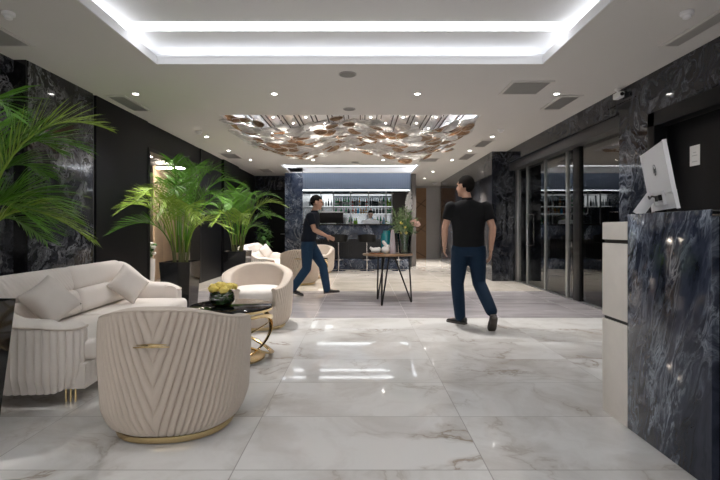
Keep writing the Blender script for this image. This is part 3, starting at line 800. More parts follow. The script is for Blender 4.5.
# ------------------------------------------------------------------ palms
def frond(p0, p1, p2, L=0.30, n=40, wid=0.008, droop=0.25, seed=0, start=0.22):
    r_ = random.Random(seed); p0, p1, p2 = Vector(p0), Vector(p1), Vector(p2); m_ = MB()
    def B(t): return p0*(1-t)**2+p1*2*t*(1-t)+p2*t*t
    def D(t): return ((p1-p0)*(1-t)+(p2-p1)*t).normalized()
    m_.tube([B(i/14) for i in range(15)], [0.009*(1-i/15)+0.0012 for i in range(15)], 6)
    m_.mi = 0
    t_ = bmesh.new()
    for i in range(n):
        t = start+(1-start)*(i+0.5)/n; d = D(t); side = d.cross(Vector((0,0,1)))
        if side.length < 1e-3: side = Vector((1,0,0))
        side.normalize(); upv = side.cross(d).normalized(); q = (t-start)/(1-start)
        ln = L*(0.45+0.55*math.sin(PI*min(1, q*0.85+0.18)))*(1-0.45*q**3)*r_.uniform(0.88, 1.08)
        fw = 0.75+0.75*q+r_.uniform(-0.12, 0.12)
        for sg in (-1, 1):
            dr = (side*sg+d*fw+upv*(0.42+r_.uniform(-0.12, 0.12))).normalized()
            base = B(t); prev = None; wn = dr.cross(upv); 
            if wn.length < 1e-3: wn = d.copy()
            wn.normalize(); wn = Quaternion(dr, r_.uniform(-0.7, 0.7)) @ wn; nseg = 4
            for k in range(nseg+1):
                f = k/nseg; p = base+dr*(ln*f)+Vector((0,0,-1))*(droop*ln*f*f*r_.uniform(0.9, 1.1))
                ww = wid*(0.55+1.3*f*(1-f)*1.6)*(1-f**4)*0.62+0.0004
                a, b = t_.verts.new(p+wn*ww), t_.verts.new(p-wn*ww)
                if prev: t_.faces.new((prev[0], prev[1], b, a))
                prev = (a, b)
    m_._add(t_); return m_
def pot(t, hw, h, taper=0.72, m='black_gloss'):
    p = MB(); b = hw*taper; e = 0.02
    R = lambda w_, z: [(-w_, -w_, z), (w_, -w_, z), (w_, w_, z), (-w_, w_, z)]
    p.loft([R(b, 0), R(hw, h), R(hw-e, h), R(hw-e-0.01, h-0.06)])
    bmesh.ops.bevel(p.bm, geom=[e_ for e_ in p.bm.edges if abs(e_.verts[0].co.z-e_.verts[1].co.z) > 0.3], offset=0.006, segments=2, affect='EDGES')
    p.build('planter', M[m], t, 30)
    MB().box(-hw+e+0.012, hw-e-0.012, -hw+e+0.012, hw-e-0.012, h-0.08, h-0.05).build('soil', M['soil'], t)
def palm(label, loc, hw, h, fronds, canes, L, group='potted palms', taper=0.8, seed=3, wid=0.0085, nl=30):
    t = thing('potted_palm', label, 'potted plant', loc, 0, group); pot(t, hw, h, taper)
    r_ = random.Random(seed)
    for i in range(canes):
        a = 2*PI*i/canes+r_.uniform(-0.2, 0.2); r = hw*0.38
        b = Vector((r*math.cos(a), r*math.sin(a), h-0.06)); e = Vector((r*1.7*math.cos(a), r*1.7*math.sin(a), h+r_.uniform(0.25, 0.42)))
        MB().tube([b, b.lerp(e, 0.5)+Vector((0.01, 0, 0.02)), e], [0.017, 0.015, 0.010], 8).build('cane', M['stem'], t)
    for i, (az, reach, top, end, kind) in enumerate(fronds):
        a = math.radians(az); u = Vector((math.cos(a), math.sin(a), 0))
        p0 = u*hw*0.45+Vector((0, 0, h+0.12)); p2 = u*reach+Vector((0, 0, h+end)); p1 = u*(reach*0.30)+Vector((0, 0, h+top))
        frond(p0, p1, p2, L*r_.uniform(0.95, 1.2), nl, wid, r_.uniform(0.12, 0.32), seed*100+i).build('frond', M['palm_light'] if kind else M['palm'], t, 180, normals=False)
    return t
# (azimuth, reach, control height, tip height, light?)
palm('big potted palm at the near left, its fronds over the sofa', (-2.12, 2.27, 0), 0.205, 0.75,
     [(35, 0.72, 1.15, 0.99, 1), (42, 0.64, 0.74, 0.32, 1), (75, 0.55, 0.95, 0.72, 0), (60, 0.50, 0.80, 0.42, 0), (82, 0.62, 0.68, 0.30, 0), (95, 0.55, 1.15, 1.0, 0), (-10, 0.4, 1.3, 0.95, 0), (130, 0.75, 1.0, 0.55, 0),
      (170, 0.8, 1.2, 0.8, 1), (210, 0.7, 1.1, 0.7, 0), (250, 0.6, 1.2, 0.9, 0), (52, 0.5, 1.1, 0.85, 0), (20, 0.42, 0.75, 0.38, 0), (44, 0.62, 1.1, 0.86, 0), (38, 0.58, 0.85, 0.42, 0)], 7, 0.31, taper=0.72, seed=3, wid=0.007, nl=40)
palm('potted palm in a black planter behind the far end of the long sofa', (-2.40, 5.92, 0), 0.20, 0.715,
     [(184, 0.84, 0.95, 0.70, 1), (168, 0.76, 1.1, 0.84, 1), (205, 0.84, 0.75, 0.36, 0), (215, 0.75, 1.1, 0.62, 1), (240, 0.6, 1.25, 0.8, 1), (262, 0.55, 1.2, 0.55, 1), (285, 0.55, 1.3, 0.85, 0), (310, 0.6, 1.1, 0.50, 1), (335, 0.78, 1.2, 0.75, 0), (0, 0.95, 1.15, 0.82, 0),
      (15, 0.85, 1.4, 1.0, 0), (40, 0.6, 1.5, 1.2, 0), (70, 0.5, 1.5, 1.25, 0), (110, 0.6, 1.45, 1.2, 0), (140, 0.7, 1.35, 1.05, 0), (270, 0.35, 1.55, 1.25, 0), (345, 0.75, 0.8, 0.38, 1), (322, 0.45, 1.5, 1.15, 0)], 9, 0.34, seed=5)
palm('potted palm in a black planter beside the far lounge sofa', (-2.44, 8.78, 0), 0.23, 0.72,
     [(180, 0.9, 1.0, 0.6, 0), (200, 0.8, 1.2, 0.8, 0), (235, 0.6, 1.1, 0.5, 1), (265, 0.5, 1.3, 0.8, 0), (300, 0.6, 1.1, 0.5, 1), (330, 0.8, 1.2, 0.65, 0), (0, 0.98, 1.25, 0.86, 1), (10, 0.95, 0.95, 0.6, 0), (20, 0.85, 1.4, 1.05, 0),
      (60, 0.6, 1.4, 1.1, 0), (100, 0.6, 1.4, 1.1, 0), (140, 0.7, 1.3, 0.9, 0), (350, 0.7, 0.75, 0.3, 0), (280, 0.35, 1.45, 1.15, 0)], 8, 0.33, seed=9)
t = thing('leafy_plant', 'small dark leafy plant behind the far lounge sofa', 'potted plant', (-2.78, 12.6, 0))
pot(t, 0.14, 0.6, 0.8)
lf = MB()
for i in range(34):
    a = rnd.uniform(0, 2*PI); r = rnd.uniform(0.05, 0.26); z = rnd.uniform(0.65, 1.16)
    lf.ball((r*math.cos(a), r*math.sin(a), z), (0.10, 0.055, 0.008), Matrix.Rotation(a, 4, 'Z') @ Matrix.Rotation(rnd.uniform(-0.5, 0.9), 4, 'Y'), 10, 6)
    lf.tube([(0, 0, 0.56), (r*0.5*math.cos(a), r*0.5*math.sin(a), z*0.8), (r*math.cos(a), r*math.sin(a), z)], 0.005, 5)
lf.build('leaves', M['green'], t, 180)
# white flowering plant in the side room
t = thing('flowering_plant', 'white flowers in a tall white planter inside the left doorway', 'potted plant', (-3.90, 8.12, 0))
MB().lathe([(0.10, 0), (0.13, 0.3), (0.135, 0.60), (0.12, 0.60), (0.115, 0.56)], 24).build('planter', M['ceramic'], t)
lf = MB(); ff_ = MB()
for i in range(30):
    a = rnd.uniform(0, 2*PI); r = rnd.uniform(0, 0.15); z = rnd.uniform(0.64, 0.88)
    (ff_ if i % 2 else lf).ball((r*math.cos(a), r*math.sin(a), z), (0.045, 0.045, 0.03), None, 8, 6)
    lf.tube([(0, 0, 0.56), (r*math.cos(a), r*math.sin(a), z)], 0.004, 5)
lf.build('leaves', M['green'], t, 180); ff_.build('flowers', M['white_flower'], t, 180)
# light fittings of the side room
for k, (y, lab) in enumerate(((8.3, 'nearer'), (9.9, 'farther'))):
    o = MB().box(-4.55, -3.75, y, y+0.08, 2.50, 2.53).build('linear_light', M['warm_led']); tag(o, 'warm linear light under the side room ceiling, the %s of two' % lab, 'ceiling light')

# ------------------------------------------------------------------ reception desk
t = thing('reception_desk', 'tall reception counter faced in blue grey marble with a beige stone end', 'reception desk', (1.52, 0, 0))
MB().box(0, 0.62, 1.93, 2.54, 0, 1.22, 0.004).build('marble_panel', M['marble_desk'], t)
e = MB()
for a, b in ((0.0, 0.58), (0.60, 1.05), (1.072, 1.178)): e.box(0.0, 0.6, 2.543, 2.805, a, b, 0.004)
e.mi = 1; e.box(0.012, 0.6, 2.543, 2.798, 0.5, 1.1); e.build('stone_end', [M['stone'], M['black_metal']], t)
MB().box(0.03, 0.62, 0.1, 1.928, 0, 1.19, 0.004).build('black_front', M['black_gloss'], t)
MB().box(0.0, 0.62, 0.1, 1.928, 1.19, 1.22, 0.004).build('counter_top', M['black_gloss'], t)
# all-in-one computer standing on the counter
t = thing('desktop_computer', 'white all-in-one computer seen from behind on the marble reception counter', 'computer', (0, 0, 0))
BN, BF = Vector((1.585, 2.21, 1.243)), Vector((1.775, 2.69, 1.243))
yd = (BF-BN).normalized(); outw = Vector((-yd.y, yd.x, 0)); upd = (Vector((0,0,1))+outw*0.17).normalized(); nn = yd.cross(upd).normalized()
if nn.dot(outw) < 0: nn = -nn
W_ = (BF-BN).length
def loc3(a, b, c_): return BN+yd*a+upd*b+nn*c_
def slab(mb, a0, a1, b0, b1, c0, c1, bev=0.004):
    t_ = bmesh.new(); bmesh.ops.create_cube(t_, size=1)
    for v in t_.verts: v.co = loc3((a0+a1)/2+v.co.x*(a1-a0), (b0+b1)/2+v.co.y*(b1-b0), (c0+c1)/2+v.co.z*(c1-c0))
    bmesh.ops.bevel(t_, geom=t_.edges[:], offset=bev, segments=2, affect='EDGES'); mb._add(t_)
m_ = MB(); slab(m_, 0, W_, 0.085, 0.345, 0.004, 0.016); m_.build('back_cover', M['white_plastic'], t)
m_ = MB(); slab(m_, 0, W_, 0.0, 0.087, 0.003, 0.012); m_.build('chin', M['white_metal'], t)
m_ = MB(); slab(m_, 0.006, W_-0.006, 0.09, 0.34, 0.001, 0.004, 0.001); m_.build('screen', M['black_gloss'], t)
m_ = MB(); slab(m_, 0.16, 0.36, 0.03, 0.10, 0.010, 0.026, 0.003); slab(m_, 0.19, 0.25, 0.045, 0.075, 0.026, 0.03, 0.001); o = m_.build('port_block', M['white_metal'], t)
m_ = MB()
a = loc3(0.42, 0.10, 0.014); f = a+outw*0.075; f.z = 1.222
m_.tube([a, a.lerp(f, 0.5), f], [0.03, 0.03, 0.03], 4, flat=0.25, up=yd); 
f2 = f+Vector((0,0,0.004))
m_.build('stand', M['white_plastic'], t)
m_ = MB()
q = [loc3(0.22, 0.07, 0.032), loc3(0.28, 0.085, 0.05), loc3(0.36, 0.075, 0.045), loc3(0.43, 0.095, 0.035)]
m_.tube(q, 0.005, 6); slab(m_, 0.17, 0.25, 0.055, 0.08, 0.028, 0.042, 0.003); m_.build('cable', M['black_soft'], t)
m_ = MB()
cn = loc3(W_*0.5, 0.225, 0.0168)
rot = Matrix((( -yd.x, upd.x, nn.x), (-yd.y, upd.y, nn.y), (-yd.z, upd.z, nn.z))).to_4x4()
m_.lathe([(0.031, 0), (0.031, 0.0012), (0.027, 0.0012)], 32, mtx=T(*cn) @ rot, capb=False, capt=False)
lg = m_.build('logo_ring', M['logo'], t)
fc = bpy.data.curves.new('logo', 'FONT'); fc.body = 'hp'; fc.size = 0.05; fc.shear = 0.3; fc.align_x = 'CENTER'; fc.align_y = 'CENTER'; fc.extrude = 0.0006
tmp_o = bpy.data.objects.new('tmp_text', fc); C.objects.link(tmp_o); bpy.context.view_layer.update()
me = bpy.data.meshes.new_from_object(tmp_o.evaluated_get(bpy.context.evaluated_depsgraph_get())); bpy.data.objects.remove(tmp_o)
me.transform(T(*(cn+nn*0.0008)) @ rot); me.materials.clear(); me.materials.append(M['logo']); link('logo', me, t)
# white notice on the black door
t = thing('door_notice', 'small white notice card on the black double door', 'sign', (XR+0.098, 4.42, 1.87))
MB().box(-0.004, 0.0, -0.065, 0.065, -0.10, 0.10).build('card', M['paper'], t)
p_ = MB()
for k, z in enumerate((0.03, 0.0, -0.06)): p_.box(-0.0055, -0.004, -0.035 if k else -0.02, 0.035 if k else 0.02, z-0.004, z+0.004)
p_.build('print', M['ink'], t)

# ------------------------------------------------------------------ chandelier of glass discs
t = thing('disc_chandelier', 'wide wavy chandelier of overlapping amber and clear glass discs', 'chandelier', (-0.16, 8.1, 0))
def chz(x, y):
    a = abs(x); z = 2.66+0.17*(0.5+0.5*math.cos(2*PI*min(a, 1.62)/2.1))
    if a > 1.5: z += 0.10*(a-1.5)/0.45
    return z+0.02*math.sin(3.0*y+x)
def disc_mesh(r_, name, mi_rand):
    m_ = MB(); n = 18; ph = [r_.uniform(0.86, 1.08) for _ in range(6)]
    def R(a): return 1+0.07*math.sin(2*a+ph[0]*9)+0.05*math.sin(3*a+ph[1]*9)
    prof = [(0.001, 0.016), (0.45, 0.013), (0.8, 0.006), (1.0, -0.002), (1.02, -0.006), (0.97, -0.007), (0.6, 0.001), (0.001, 0.005)]
    def f(u, v):
        k = v*(len(prof)-1); i = min(int(k), len(prof)-2); q = k-i
        r = prof[i][0]*(1-q)+prof[i+1][0]*q; z = prof[i][1]*(1-q)+prof[i+1][1]*q
        a = 2*PI*u; r *= R(a); 
        return Vector((0.142*r*math.cos(a), 0.110*r*math.sin(a), z*1.5+0.006*math.sin(2*a+ph[2]*9)*r*r))
    m_.grid(f, n, 14, closeu=True); m_.mi = 1
    m_.tube([f(i/n, 5.0/7)+Vector((0,0,0)) for i in range(n)], 0.0045, 5, closed=True); return m_
cr = random.Random(21); dm = {}
for kind in ('amber', 'clear_disc'):
    dm[kind] = []
    for k in range(4):
        me = disc_mesh(cr, 'glass_disc', k).mesh('glass_disc', 180); me.materials.append(M[kind]); me.materials.append(M['rim_glass']); dm[kind].append(me)
slots = []
nx, ny = 19, 10
for j in range(ny):
    for i in range(nx):
        for lay in range(2):
            x = -1.93+(i+(0.5 if j % 2 else 0))*(3.86/(nx-0.5)); y = -1.05+j*(2.1/(ny-1))
            slots.append((x+cr.uniform(-0.05, 0.05), y+cr.uniform(-0.05, 0.05), lay))
cr.shuffle(slots)
slots.sort(key=lambda q: q[2])
rest = MB(); nw = 0; cnt = 0
am = sorted([q for q in slots if q[2] == 0], key=lambda q: q[1])
front = set(id(q) for q in am[:100])
for q in slots:
    x, y, lay = q
    z = chz(x, y)+(0.05 if lay else -0.05)+cr.uniform(-0.035, 0.035)
    sl = (chz(x+0.05, y)-chz(x-0.05, y))/0.1
    amber = cr.random() < (0.46 if lay == 0 else 0.34)
    mt = T(x, y, z) @ Matrix.Rotation(-math.atan(sl)+cr.uniform(-0.13, 0.13), 4, 'Y') @ Matrix.Rotation(-0.19+cr.uniform(-0.2, 0.2), 4, 'X') @ Matrix.Rotation(cr.uniform(-0.5, 0.5), 4, 'Z') @ Matrix.Scale(cr.uniform(0.75, 1.1), 4)
    if id(q) in front:
        o = link('glass_disc', dm['amber' if amber else 'clear_disc'][cnt % 4], t); o.matrix_local = mt; cnt += 1
        o['label'] = 'amber glass disc' if amber else 'clear glass disc'
    else:
        me = dm['amber' if amber else 'clear_disc'][cr.randrange(4)].copy(); me.transform(mt)
        n = len(rest.bm.faces); rest.bm.from_mesh(me); bpy.data.meshes.remove(me)
        rest.bm.faces.ensure_lookup_table()
        for k in range(n, len(rest.bm.faces)):
            fc_ = rest.bm.faces[k]; fc_.material_index = 2 if fc_.material_index == 1 else (0 if amber else 1)
    if lay == 0 and cr.random() < 0.3 and nw < 45: nw += 1; MB().tube([(x, y, z), (x, y, 3.085)], 0.0018, 4).build('suspension_wire', M['chrome'], t)
o = rest.build('glass_discs', [M['amber'], M['clear_disc'], M['rim_glass']], t, 180); o['kind'] = 'stuff'; o['label'] = 'amber and clear glass discs farther back'

# ------------------------------------------------------------------ bar
t = thing('bar_counter', 'blue marble bar counter with a black ribbed front and marble foot step', 'bar counter', (-0.18, 13.0, 0))
MB().box(-1.55, 1.60, -0.02, 0.55, 0.86, 1.27, 0.008).build('marble_top', M['marble_bar'], t)
MB().box(-1.55, 1.60, -0.04, 0.57, 1.272, 1.305, 0.004).build('worktop', M['black_gloss'], t)
r_ = MB(); r_.box(-1.55, 1.60, 0.08, 0.5, 0.30, 0.86)
for i in range(62):
    x = -1.55+i*0.0508; r_.box(x+0.008, x+0.042, 0.05, 0.085, 0.305, 0.855)
r_.build('ribbed_front', M['ribbed'], t)
MB().box(-1.55, 1.60, -0.22, 0.5, 0, 0.298, 0.006).build('foot_step', M['marble_bar'], t)
# back shelves
t = thing('bar_shelves', 'white framed back bar shelving lit behind the bottles', 'shelving', (-0.46, 15.4, 0))
XA, XB = -1.5, 1.56
f = MB()
f.box(XA-0.03, XB+0.03, -0.02, 0.30, 2.375, 2.40)
for x in (-1.36, -0.93, -0.5, 0.10, 0.72, 1.33, 1.53): f.box(x-0.015, x+0.015, -0.02, 0.02, (0.9 if x not in (-0.5,) else 1.72), 2.60)
f.box(XA-0.03, XA, -0.02, 0.30, 0.9, 2.6)
f.build('frame', M['white_metal'], t)
for z, a, b in ((1.955, XA, XB), (1.70, -0.5, XB), (1.28, XA, XB)):
    s = MB().box(a, b, -0.01, 0.30, z-0.02, z, 0.003).build('shelf', M['white_metal'], t)
    MB().box(a, b, -0.018, -0.011, z-0.020, z-0.008).build('led_line', M['shelf_led'], s)
MB().box(XA, XB, 0.28, 0.29, 2.352, 2.374).build('led_line', M['shelf_led'], t)
MB().box(XA, XB, 0.31, 0.325, 0.9, 2.62).build('back_mirror', M['mirror'], t)
for (sx, sw) in ((-1.15, 0.36), (-0.72, 0.36)):
    MB().box(sx-sw/2, sx+sw/2, 0.295, 0.308, 1.98, 2.34).build('light_panel', M['shelf_led'], t)
def bottle_mesh(kind, shape):
    P_ = {'wine': [(0.036,0),(0.038,0.01),(0.038,0.19),(0.03,0.225),(0.014,0.25),(0.014,0.30),(0.016,0.305),(0.016,0.315)],
          'spirit': [(0.042,0),(0.044,0.01),(0.044,0.15),(0.036,0.175),(0.016,0.19),(0.015,0.235),(0.02,0.24),(0.02,0.265)],
          'short': [(0.042,0),(0.045,0.012),(0.043,0.12),(0.035,0.15),(0.016,0.16),(0.016,0.185),(0.026,0.19),(0.026,0.22)],
          'decanter': [(0.032,0),(0.04,0.03),(0.046,0.10),(0.03,0.16),(0.014,0.19),(0.014,0.21),(0.024,0.235),(0.012,0.26)]}[shape]
    m_ = MB().lathe(P_, 14); m_.mi = 1; z1 = P_[2][1] if shape != 'decanter' else 0.1; r = P_[2][0]+0.001
    m_.lathe([(r, z1*0.35), (r, z1*0.75)], 14, capb=False, capt=False)
    me = m_.mesh('bottle', 45); me.materials.append(M['b_'+kind]); me.materials.append(M['paper'] if kind in ('green', 'amber', 'red') else M['b_'+kind]); return me
BM = {}
names = {'green': 'green', 'amber': 'amber', 'red': 'red', 'clear': 'clear', 'dark': 'nearly black', 'lime': 'bright lime', 'blue': 'pale blue', 'yellow': 'yellow'}
def bottle(x, y, z, kind, shape, where, gr, sc):
    if (kind, shape) not in BM: BM[(kind, shape)] = bottle_mesh(kind, shape)
    o = link('bottle', BM[(kind, shape)]); o.location = (x, y, z+0.001); o.scale = (0.82, 0.82, sc); o.rotation_euler = (0, 0, br.uniform(0, 6))
    tag(o, '%s glass bottle %s' % (names[kind], where), 'bottle', '%s bottles %s' % (names[kind], gr))
br = random.Random(5)
def row(xa, xb, z, n, kinds, shapes, where, gr, hs):
    for i in range(n):
        x = xa+(i+0.5)*(xb-xa)/n; bottle(-0.46+x+br.uniform(-0.006, 0.006), 15.4+0.13+br.uniform(-0.03, 0.03), z, br.choice(kinds), br.choice(shapes), where, gr, hs*br.uniform(0.9, 1.08))
row(-0.46, 0.07, 1.955, 6, ['green', 'dark', 'green', 'amber'], ['wine', 'spirit'], 'at the left on the top bar shelf', 'on the left of the top bar shelf', 1.05)
row(0.13, 0.69, 1.955, 7, ['dark', 'red', 'dark', 'amber', 'green'], ['wine', 'spirit', 'wine'], 'in the middle of the top bar shelf', 'in the middle of the top bar shelf', 1.08)
row(0.75, 1.30, 1.955, 7, ['dark', 'green', 'dark', 'clear'], ['wine', 'spirit'], 'at the right on the top bar shelf', 'on the right of the top bar shelf', 1.05)
row(-1.33, -0.96, 1.955, 4, ['clear', 'clear', 'dark'], ['spirit', 'decanter'], 'in the backlit bay of the top bar shelf', 'in the backlit bays', 1.0)
row(-0.90, -0.53, 1.955, 4, ['clear', 'clear', 'dark'], ['spirit', 'decanter'], 'in the backlit bay of the top bar shelf', 'in the backlit bays', 1.0)
row(-0.46, 0.07, 1.70, 6, ['dark', 'clear', 'green'], ['short', 'decanter'], 'at the left on the middle bar shelf', 'on the left of the middle bar shelf', 0.82)
row(0.13, 0.69, 1.70, 6, ['amber', 'red', 'amber', 'blue'], ['short', 'spirit', 'decanter'], 'in the middle of the middle bar shelf', 'in the middle of the middle bar shelf', 0.8)
row(0.75, 1.30, 1.70, 5, ['amber', 'dark', 'red', 'green'], ['short', 'spirit'], 'at the right on the middle bar shelf', 'on the right of the middle bar shelf', 0.8)
row(0.02, 0.35, 1.28, 4, ['lime', 'green', 'lime'], ['wine', 'spirit'], 'on the lowest bar shelf left of the bartender', 'on the lowest bar shelf left of the bartender', 1.05)
row(0.80, 1.30, 1.28, 5, ['blue', 'green', 'yellow', 'blue'], ['wine', 'spirit', 'short'], 'on the lowest bar shelf right of the bartender', 'on the lowest bar shelf right of the bartender', 1.1)
row(1.355, 1.515, 1.955, 2, ['yellow', 'lime'], ['wine', 'spirit'], 'in the narrow right bay of the top bar shelf', 'in the narrow right shelf bay', 1.05)
row(1.355, 1.515, 1.70, 2, ['yellow', 'green'], ['short', 'spirit'], 'in the narrow right bay of the middle bar shelf', 'in the narrow right middle bay', 0.8)
# black screen on the counter
t = thing('bar_screen', 'wide black screen with a white top edge standing on the bar counter', 'screen', (-0.88, 13.28, 1.306))
MB().box(-0.35, 0.35, -0.02, 0.02, 0.03, 0.345, 0.006).build('panel', M['black_soft'], t)
MB().box(-0.35, 0.35, -0.03, 0.03, 0.348, 0.375, 0.004).build('top_edge', M['white_plastic'], t)
MB().box(-0.14, 0.14, -0.07, 0.07, 0, 0.03, 0.006).build('foot', M['white_plastic'], t)
# bar stools
def stool(label, loc, rz):
    t = thing('bar_stool', label, 'bar stool', loc, rz, 'black bar stools along the counter')
    MB().lathe([(0.17, 0.79), (0.22, 0.80), (0.235, 0.83), (0.21, 0.86), (0.05, 0.865)], 32).build('seat', M['black_soft'], t)
    b = MB()
    def f(u, v):
        a = math.radians(-125+250*u); h = 0.20*(1-0.45*abs(2*u-1)**2)
        r = 0.232+0.03*v; return (r*math.sin(a), -r*math.cos(a), 0.815+h*v)
    def g(u, v): p = Vector(f(u, v)); q = Vector((p.x, p.y, 0)).normalized()*0.028; return p-q
    b.grid(f, 32, 6); b.grid(g, 32, 6)
    bmesh.ops.bridge_loops(b.bm, edges=[e for e in b.bm.edges if e.is_boundary])
    b.build('backrest', M['black_soft'], t)
    MB().tube([(0, 0, 0.02), (0, 0, 0.79)], 0.026, 14).build('pole', M['chrome'], t)
    r_ = MB(); r_.tube([(0.14*math.cos(2*PI*i/24), 0.10+0.14*math.sin(2*PI*i/24), 0.30) for i in range(24)], 0.010, 8, closed=True)
    r_.tube([(0, 0, 0.30), (0, -0.04, 0.30)], 0.012, 8); r_.build('footrest', M['chrome'], t)
    MB().lathe([(0.20, 0), (0.20, 0.008), (0.08, 0.02), (0.03, 0.035)], 32).build('base', M['chrome'], t)
    return t
st = stool('black bar stool at the counter below the wide black screen', (-0.62, 12.35, 0), 0)
dup(st, (0.17, 12.35, 0), 0.1, 'black bar stool at the counter in front of the bartender')
dup(st, (1.05, 12.35, 0), -0.1, 'bar stool at the right end of the counter, behind the round table')

# ------------------------------------------------------------------ round console table and what stands on it
TX, TY, TZ = 0.42, 7.0, 0.76
t = thing('round_table', 'round walnut table on black hairpin legs in the middle of the hall', 'table', (TX, TY, 0))
MB().lathe([(0.385, TZ-0.028), (0.395, TZ-0.02), (0.395, TZ-0.004), (0.39, TZ)], 48).build('table_top', M['walnut'], t)
for (fx, fy, a1x, a1y, a2x, a2y) in ((-0.15, 0.26, -0.14, 0.20, -0.03, 0.30), (-0.11, -0.36, -0.09, -0.16, 0.01, -0.22), (0.365, -0.05, 0.10, -0.02, 0.33, -0.03)):
    MB().tube([(a1x, a1y, TZ-0.03), (fx-0.004, fy, 0.012), (fx, fy, 0.0), (fx+0.004, fy, 0.012), (a2x, a2y, TZ-0.03)], 0.0125, 8).build('leg', M['black_metal'], t)
def on(px, dy=0.0): 
    y = TY+dy; return ((px-361)/445*y, y, TZ+0.001)
x, y, z = on(376.5, -0.12)
o = MB().lathe([(0.09, 0), (0.115, 0.004), (0.118, 0.018), (0.113, 0.018), (0.10, 0.008)], 40).build('copper_tray', M['copper']); o.location = (x, y, z); tag(o, 'round copper tray on the left of the walnut table', 'tray')
o = MB().ball((0, 0, 0.045), (0.075, 0.05, 0.045), None, 20, 12).ball((0.045, 0, 0.06), (0.04, 0.036, 0.035), None, 14, 10).tube([(-0.05, 0, 0.06), (-0.085, 0, 0.085), (-0.075, 0, 0.10)], [0.03, 0.02, 0.008], 10).build('shell_ornament', M['ceramic']); o.location = (x-0.01, y, z+0.010); tag(o, 'whitish shell shaped ornament lying on the copper tray', 'ornament')
x, y, z = on(385.5, -0.10)
o = MB().ball((0, 0, 0.06), (0.065, 0.04, 0.06), None, 20, 12).tube([(0.03, 0, 0.09), (0.0, 0, 0.14), (-0.035, 0, 0.19), (-0.05, 0, 0.20)], [0.035, 0.026, 0.022, 0.006], 12).tube([(0.02, 0, 0.08), (0.06, 0, 0.13), (0.075, 0, 0.11)], [0.03, 0.02, 0.005], 10).build('bird_figurine', M['ceramic']); o.location = (x, y, z); tag(o, 'small white bird shaped figurine in front of the teal vase', 'figurine')
x, y, z = on(392.5, -0.06)
o = MB().lathe([(0.055, 0), (0.06, 0.01), (0.045, 0.15), (0.032, 0.30), (0.022, 0.36), (0.010, 0.375)], 24, sx=1, sy=0.8).build('cone_vase', M['mauve']); o.location = (x, y, z); tag(o, 'tall pale mauve cone shaped vase on the walnut table', 'vase')
x, y, z = on(386.5, 0.2)
o = MB().lathe([(0.085, 0), (0.09, 0.01), (0.092, 0.22), (0.085, 0.30), (0.06, 0.33), (0.055, 0.36), (0.05, 0.36), (0.05, 0.30)], 32).build('teal_vase', M['teal']); o.location = (x, y, z); tag(o, 'round teal glass vase at the back of the walnut table', 'vase')
# flower arrangement
x, y, z = on(404.5, 0.0)
t = thing('flower_vase', 'tall glass vase of mixed greenery with a white plume and a pink bloom', 'flower arrangement', (x, y, z))
MB().lathe([(0.075, 0), (0.085, 0.006), (0.10, 0.18), (0.12, 0.36), (0.116, 0.36), (0.096, 0.18), (0.078, 0.012)], 32, capt=False).build('vase', M['glass'], t)
MB().lathe([(0.074, 0.012), (0.094, 0.17)], 24).build('water', M['glass'], t)
fr_ = random.Random(11); sm = MB(); l1 = MB(); l2 = MB()
for i in range(46):
    a = fr_.uniform(0, 2*PI); r = fr_.uniform(0.03, 0.27); hgt_ = fr_.uniform(0.38, 0.76)-r*0.3
    e = Vector((r*math.cos(a)-0.02, r*math.sin(a), hgt_)); b = Vector((0.05*math.cos(a+2), 0.05*math.sin(a+2), 0.02)); mid = Vector((0.08*math.cos(a), 0.08*math.sin(a), 0.32))
    sm.tube([b, mid, mid.lerp(e, 0.6)+Vector((0,0,0.02)), e], 0.0035, 5)
    for k in range(12):
        q = mid.lerp(e, 0.1+0.9*k/11); mt = Matrix.Rotation(fr_.uniform(0, 6.3), 4, 'Z') @ Matrix.Rotation(fr_.uniform(-0.9, 0.9), 4, 'Y')
        (l1 if (i % 3 == 0) else l2).ball(q+(mt @ Vector((0.03, 0, 0))), (0.038, 0.011, 0.003), mt, 7, 5)
    if i < 22:
        for k in range(4):
            q = b.lerp(mid, 0.2+0.2*k); mt = Matrix.Rotation(fr_.uniform(0, 6.3), 4, 'Z') @ Matrix.Rotation(PI/2+fr_.uniform(-0.4, 0.4), 4, 'Y'); l1.ball(q, (0.05, 0.009, 0.003), mt, 7, 5)
sm.build('stems', M['green_pale'], t, 180); l1.build('leaves', M['green'], t, 180); l2.build('pale_leaves', M['green_pale'], t, 180)
pl = MB(); pl.tube([(0, 0, 0.05), (0.03, 0.02, 0.55)], 0.004, 5)
for i in range(150):
    q = fr_.random(); a = fr_.uniform(0, 2*PI); r = 0.062*math.sin(PI*min(1, 0.12+q*0.9))**0.8; c0 = Vector((0.045+0.045*q, 0.02, 0.54+0.42*q))
    pl.tube([c0, c0+Vector((r*0.6*math.cos(a), r*0.6*math.sin(a), 0.045)), c0+Vector((r*math.cos(a), r*math.sin(a), 0.055))], [0.012, 0.013, 0.004], 6)
pl.build('plume', M['plume'], t, 180)
bl = MB()
for k in range(14):
    a = k*2.4; tl = 0.4+0.06*k
    mt = T(0.15, -0.05, 0.44) @ Matrix.Rotation(0.5, 4, 'Y') @ Matrix.Rotation(a, 4, 'Z') @ Matrix.Rotation(-tl, 4, 'Y')
    bl.ball(mt @ Vector((0, 0, 0.045)), (0.03, 0.012, 0.055), mt.to_3x3().to_4x4(), 9, 6)
bl.build('bloom', M['pink'], t, 180)
bd = MB()
for i in range(7): bd.ball((fr_.uniform(-0.13, 0.08), fr_.uniform(-0.12, 0.05), fr_.uniform(0.30, 0.48)), (0.028, 0.028, 0.024), None, 10, 7)
bd.build('yellow_buds', M['yellow'], t, 180)

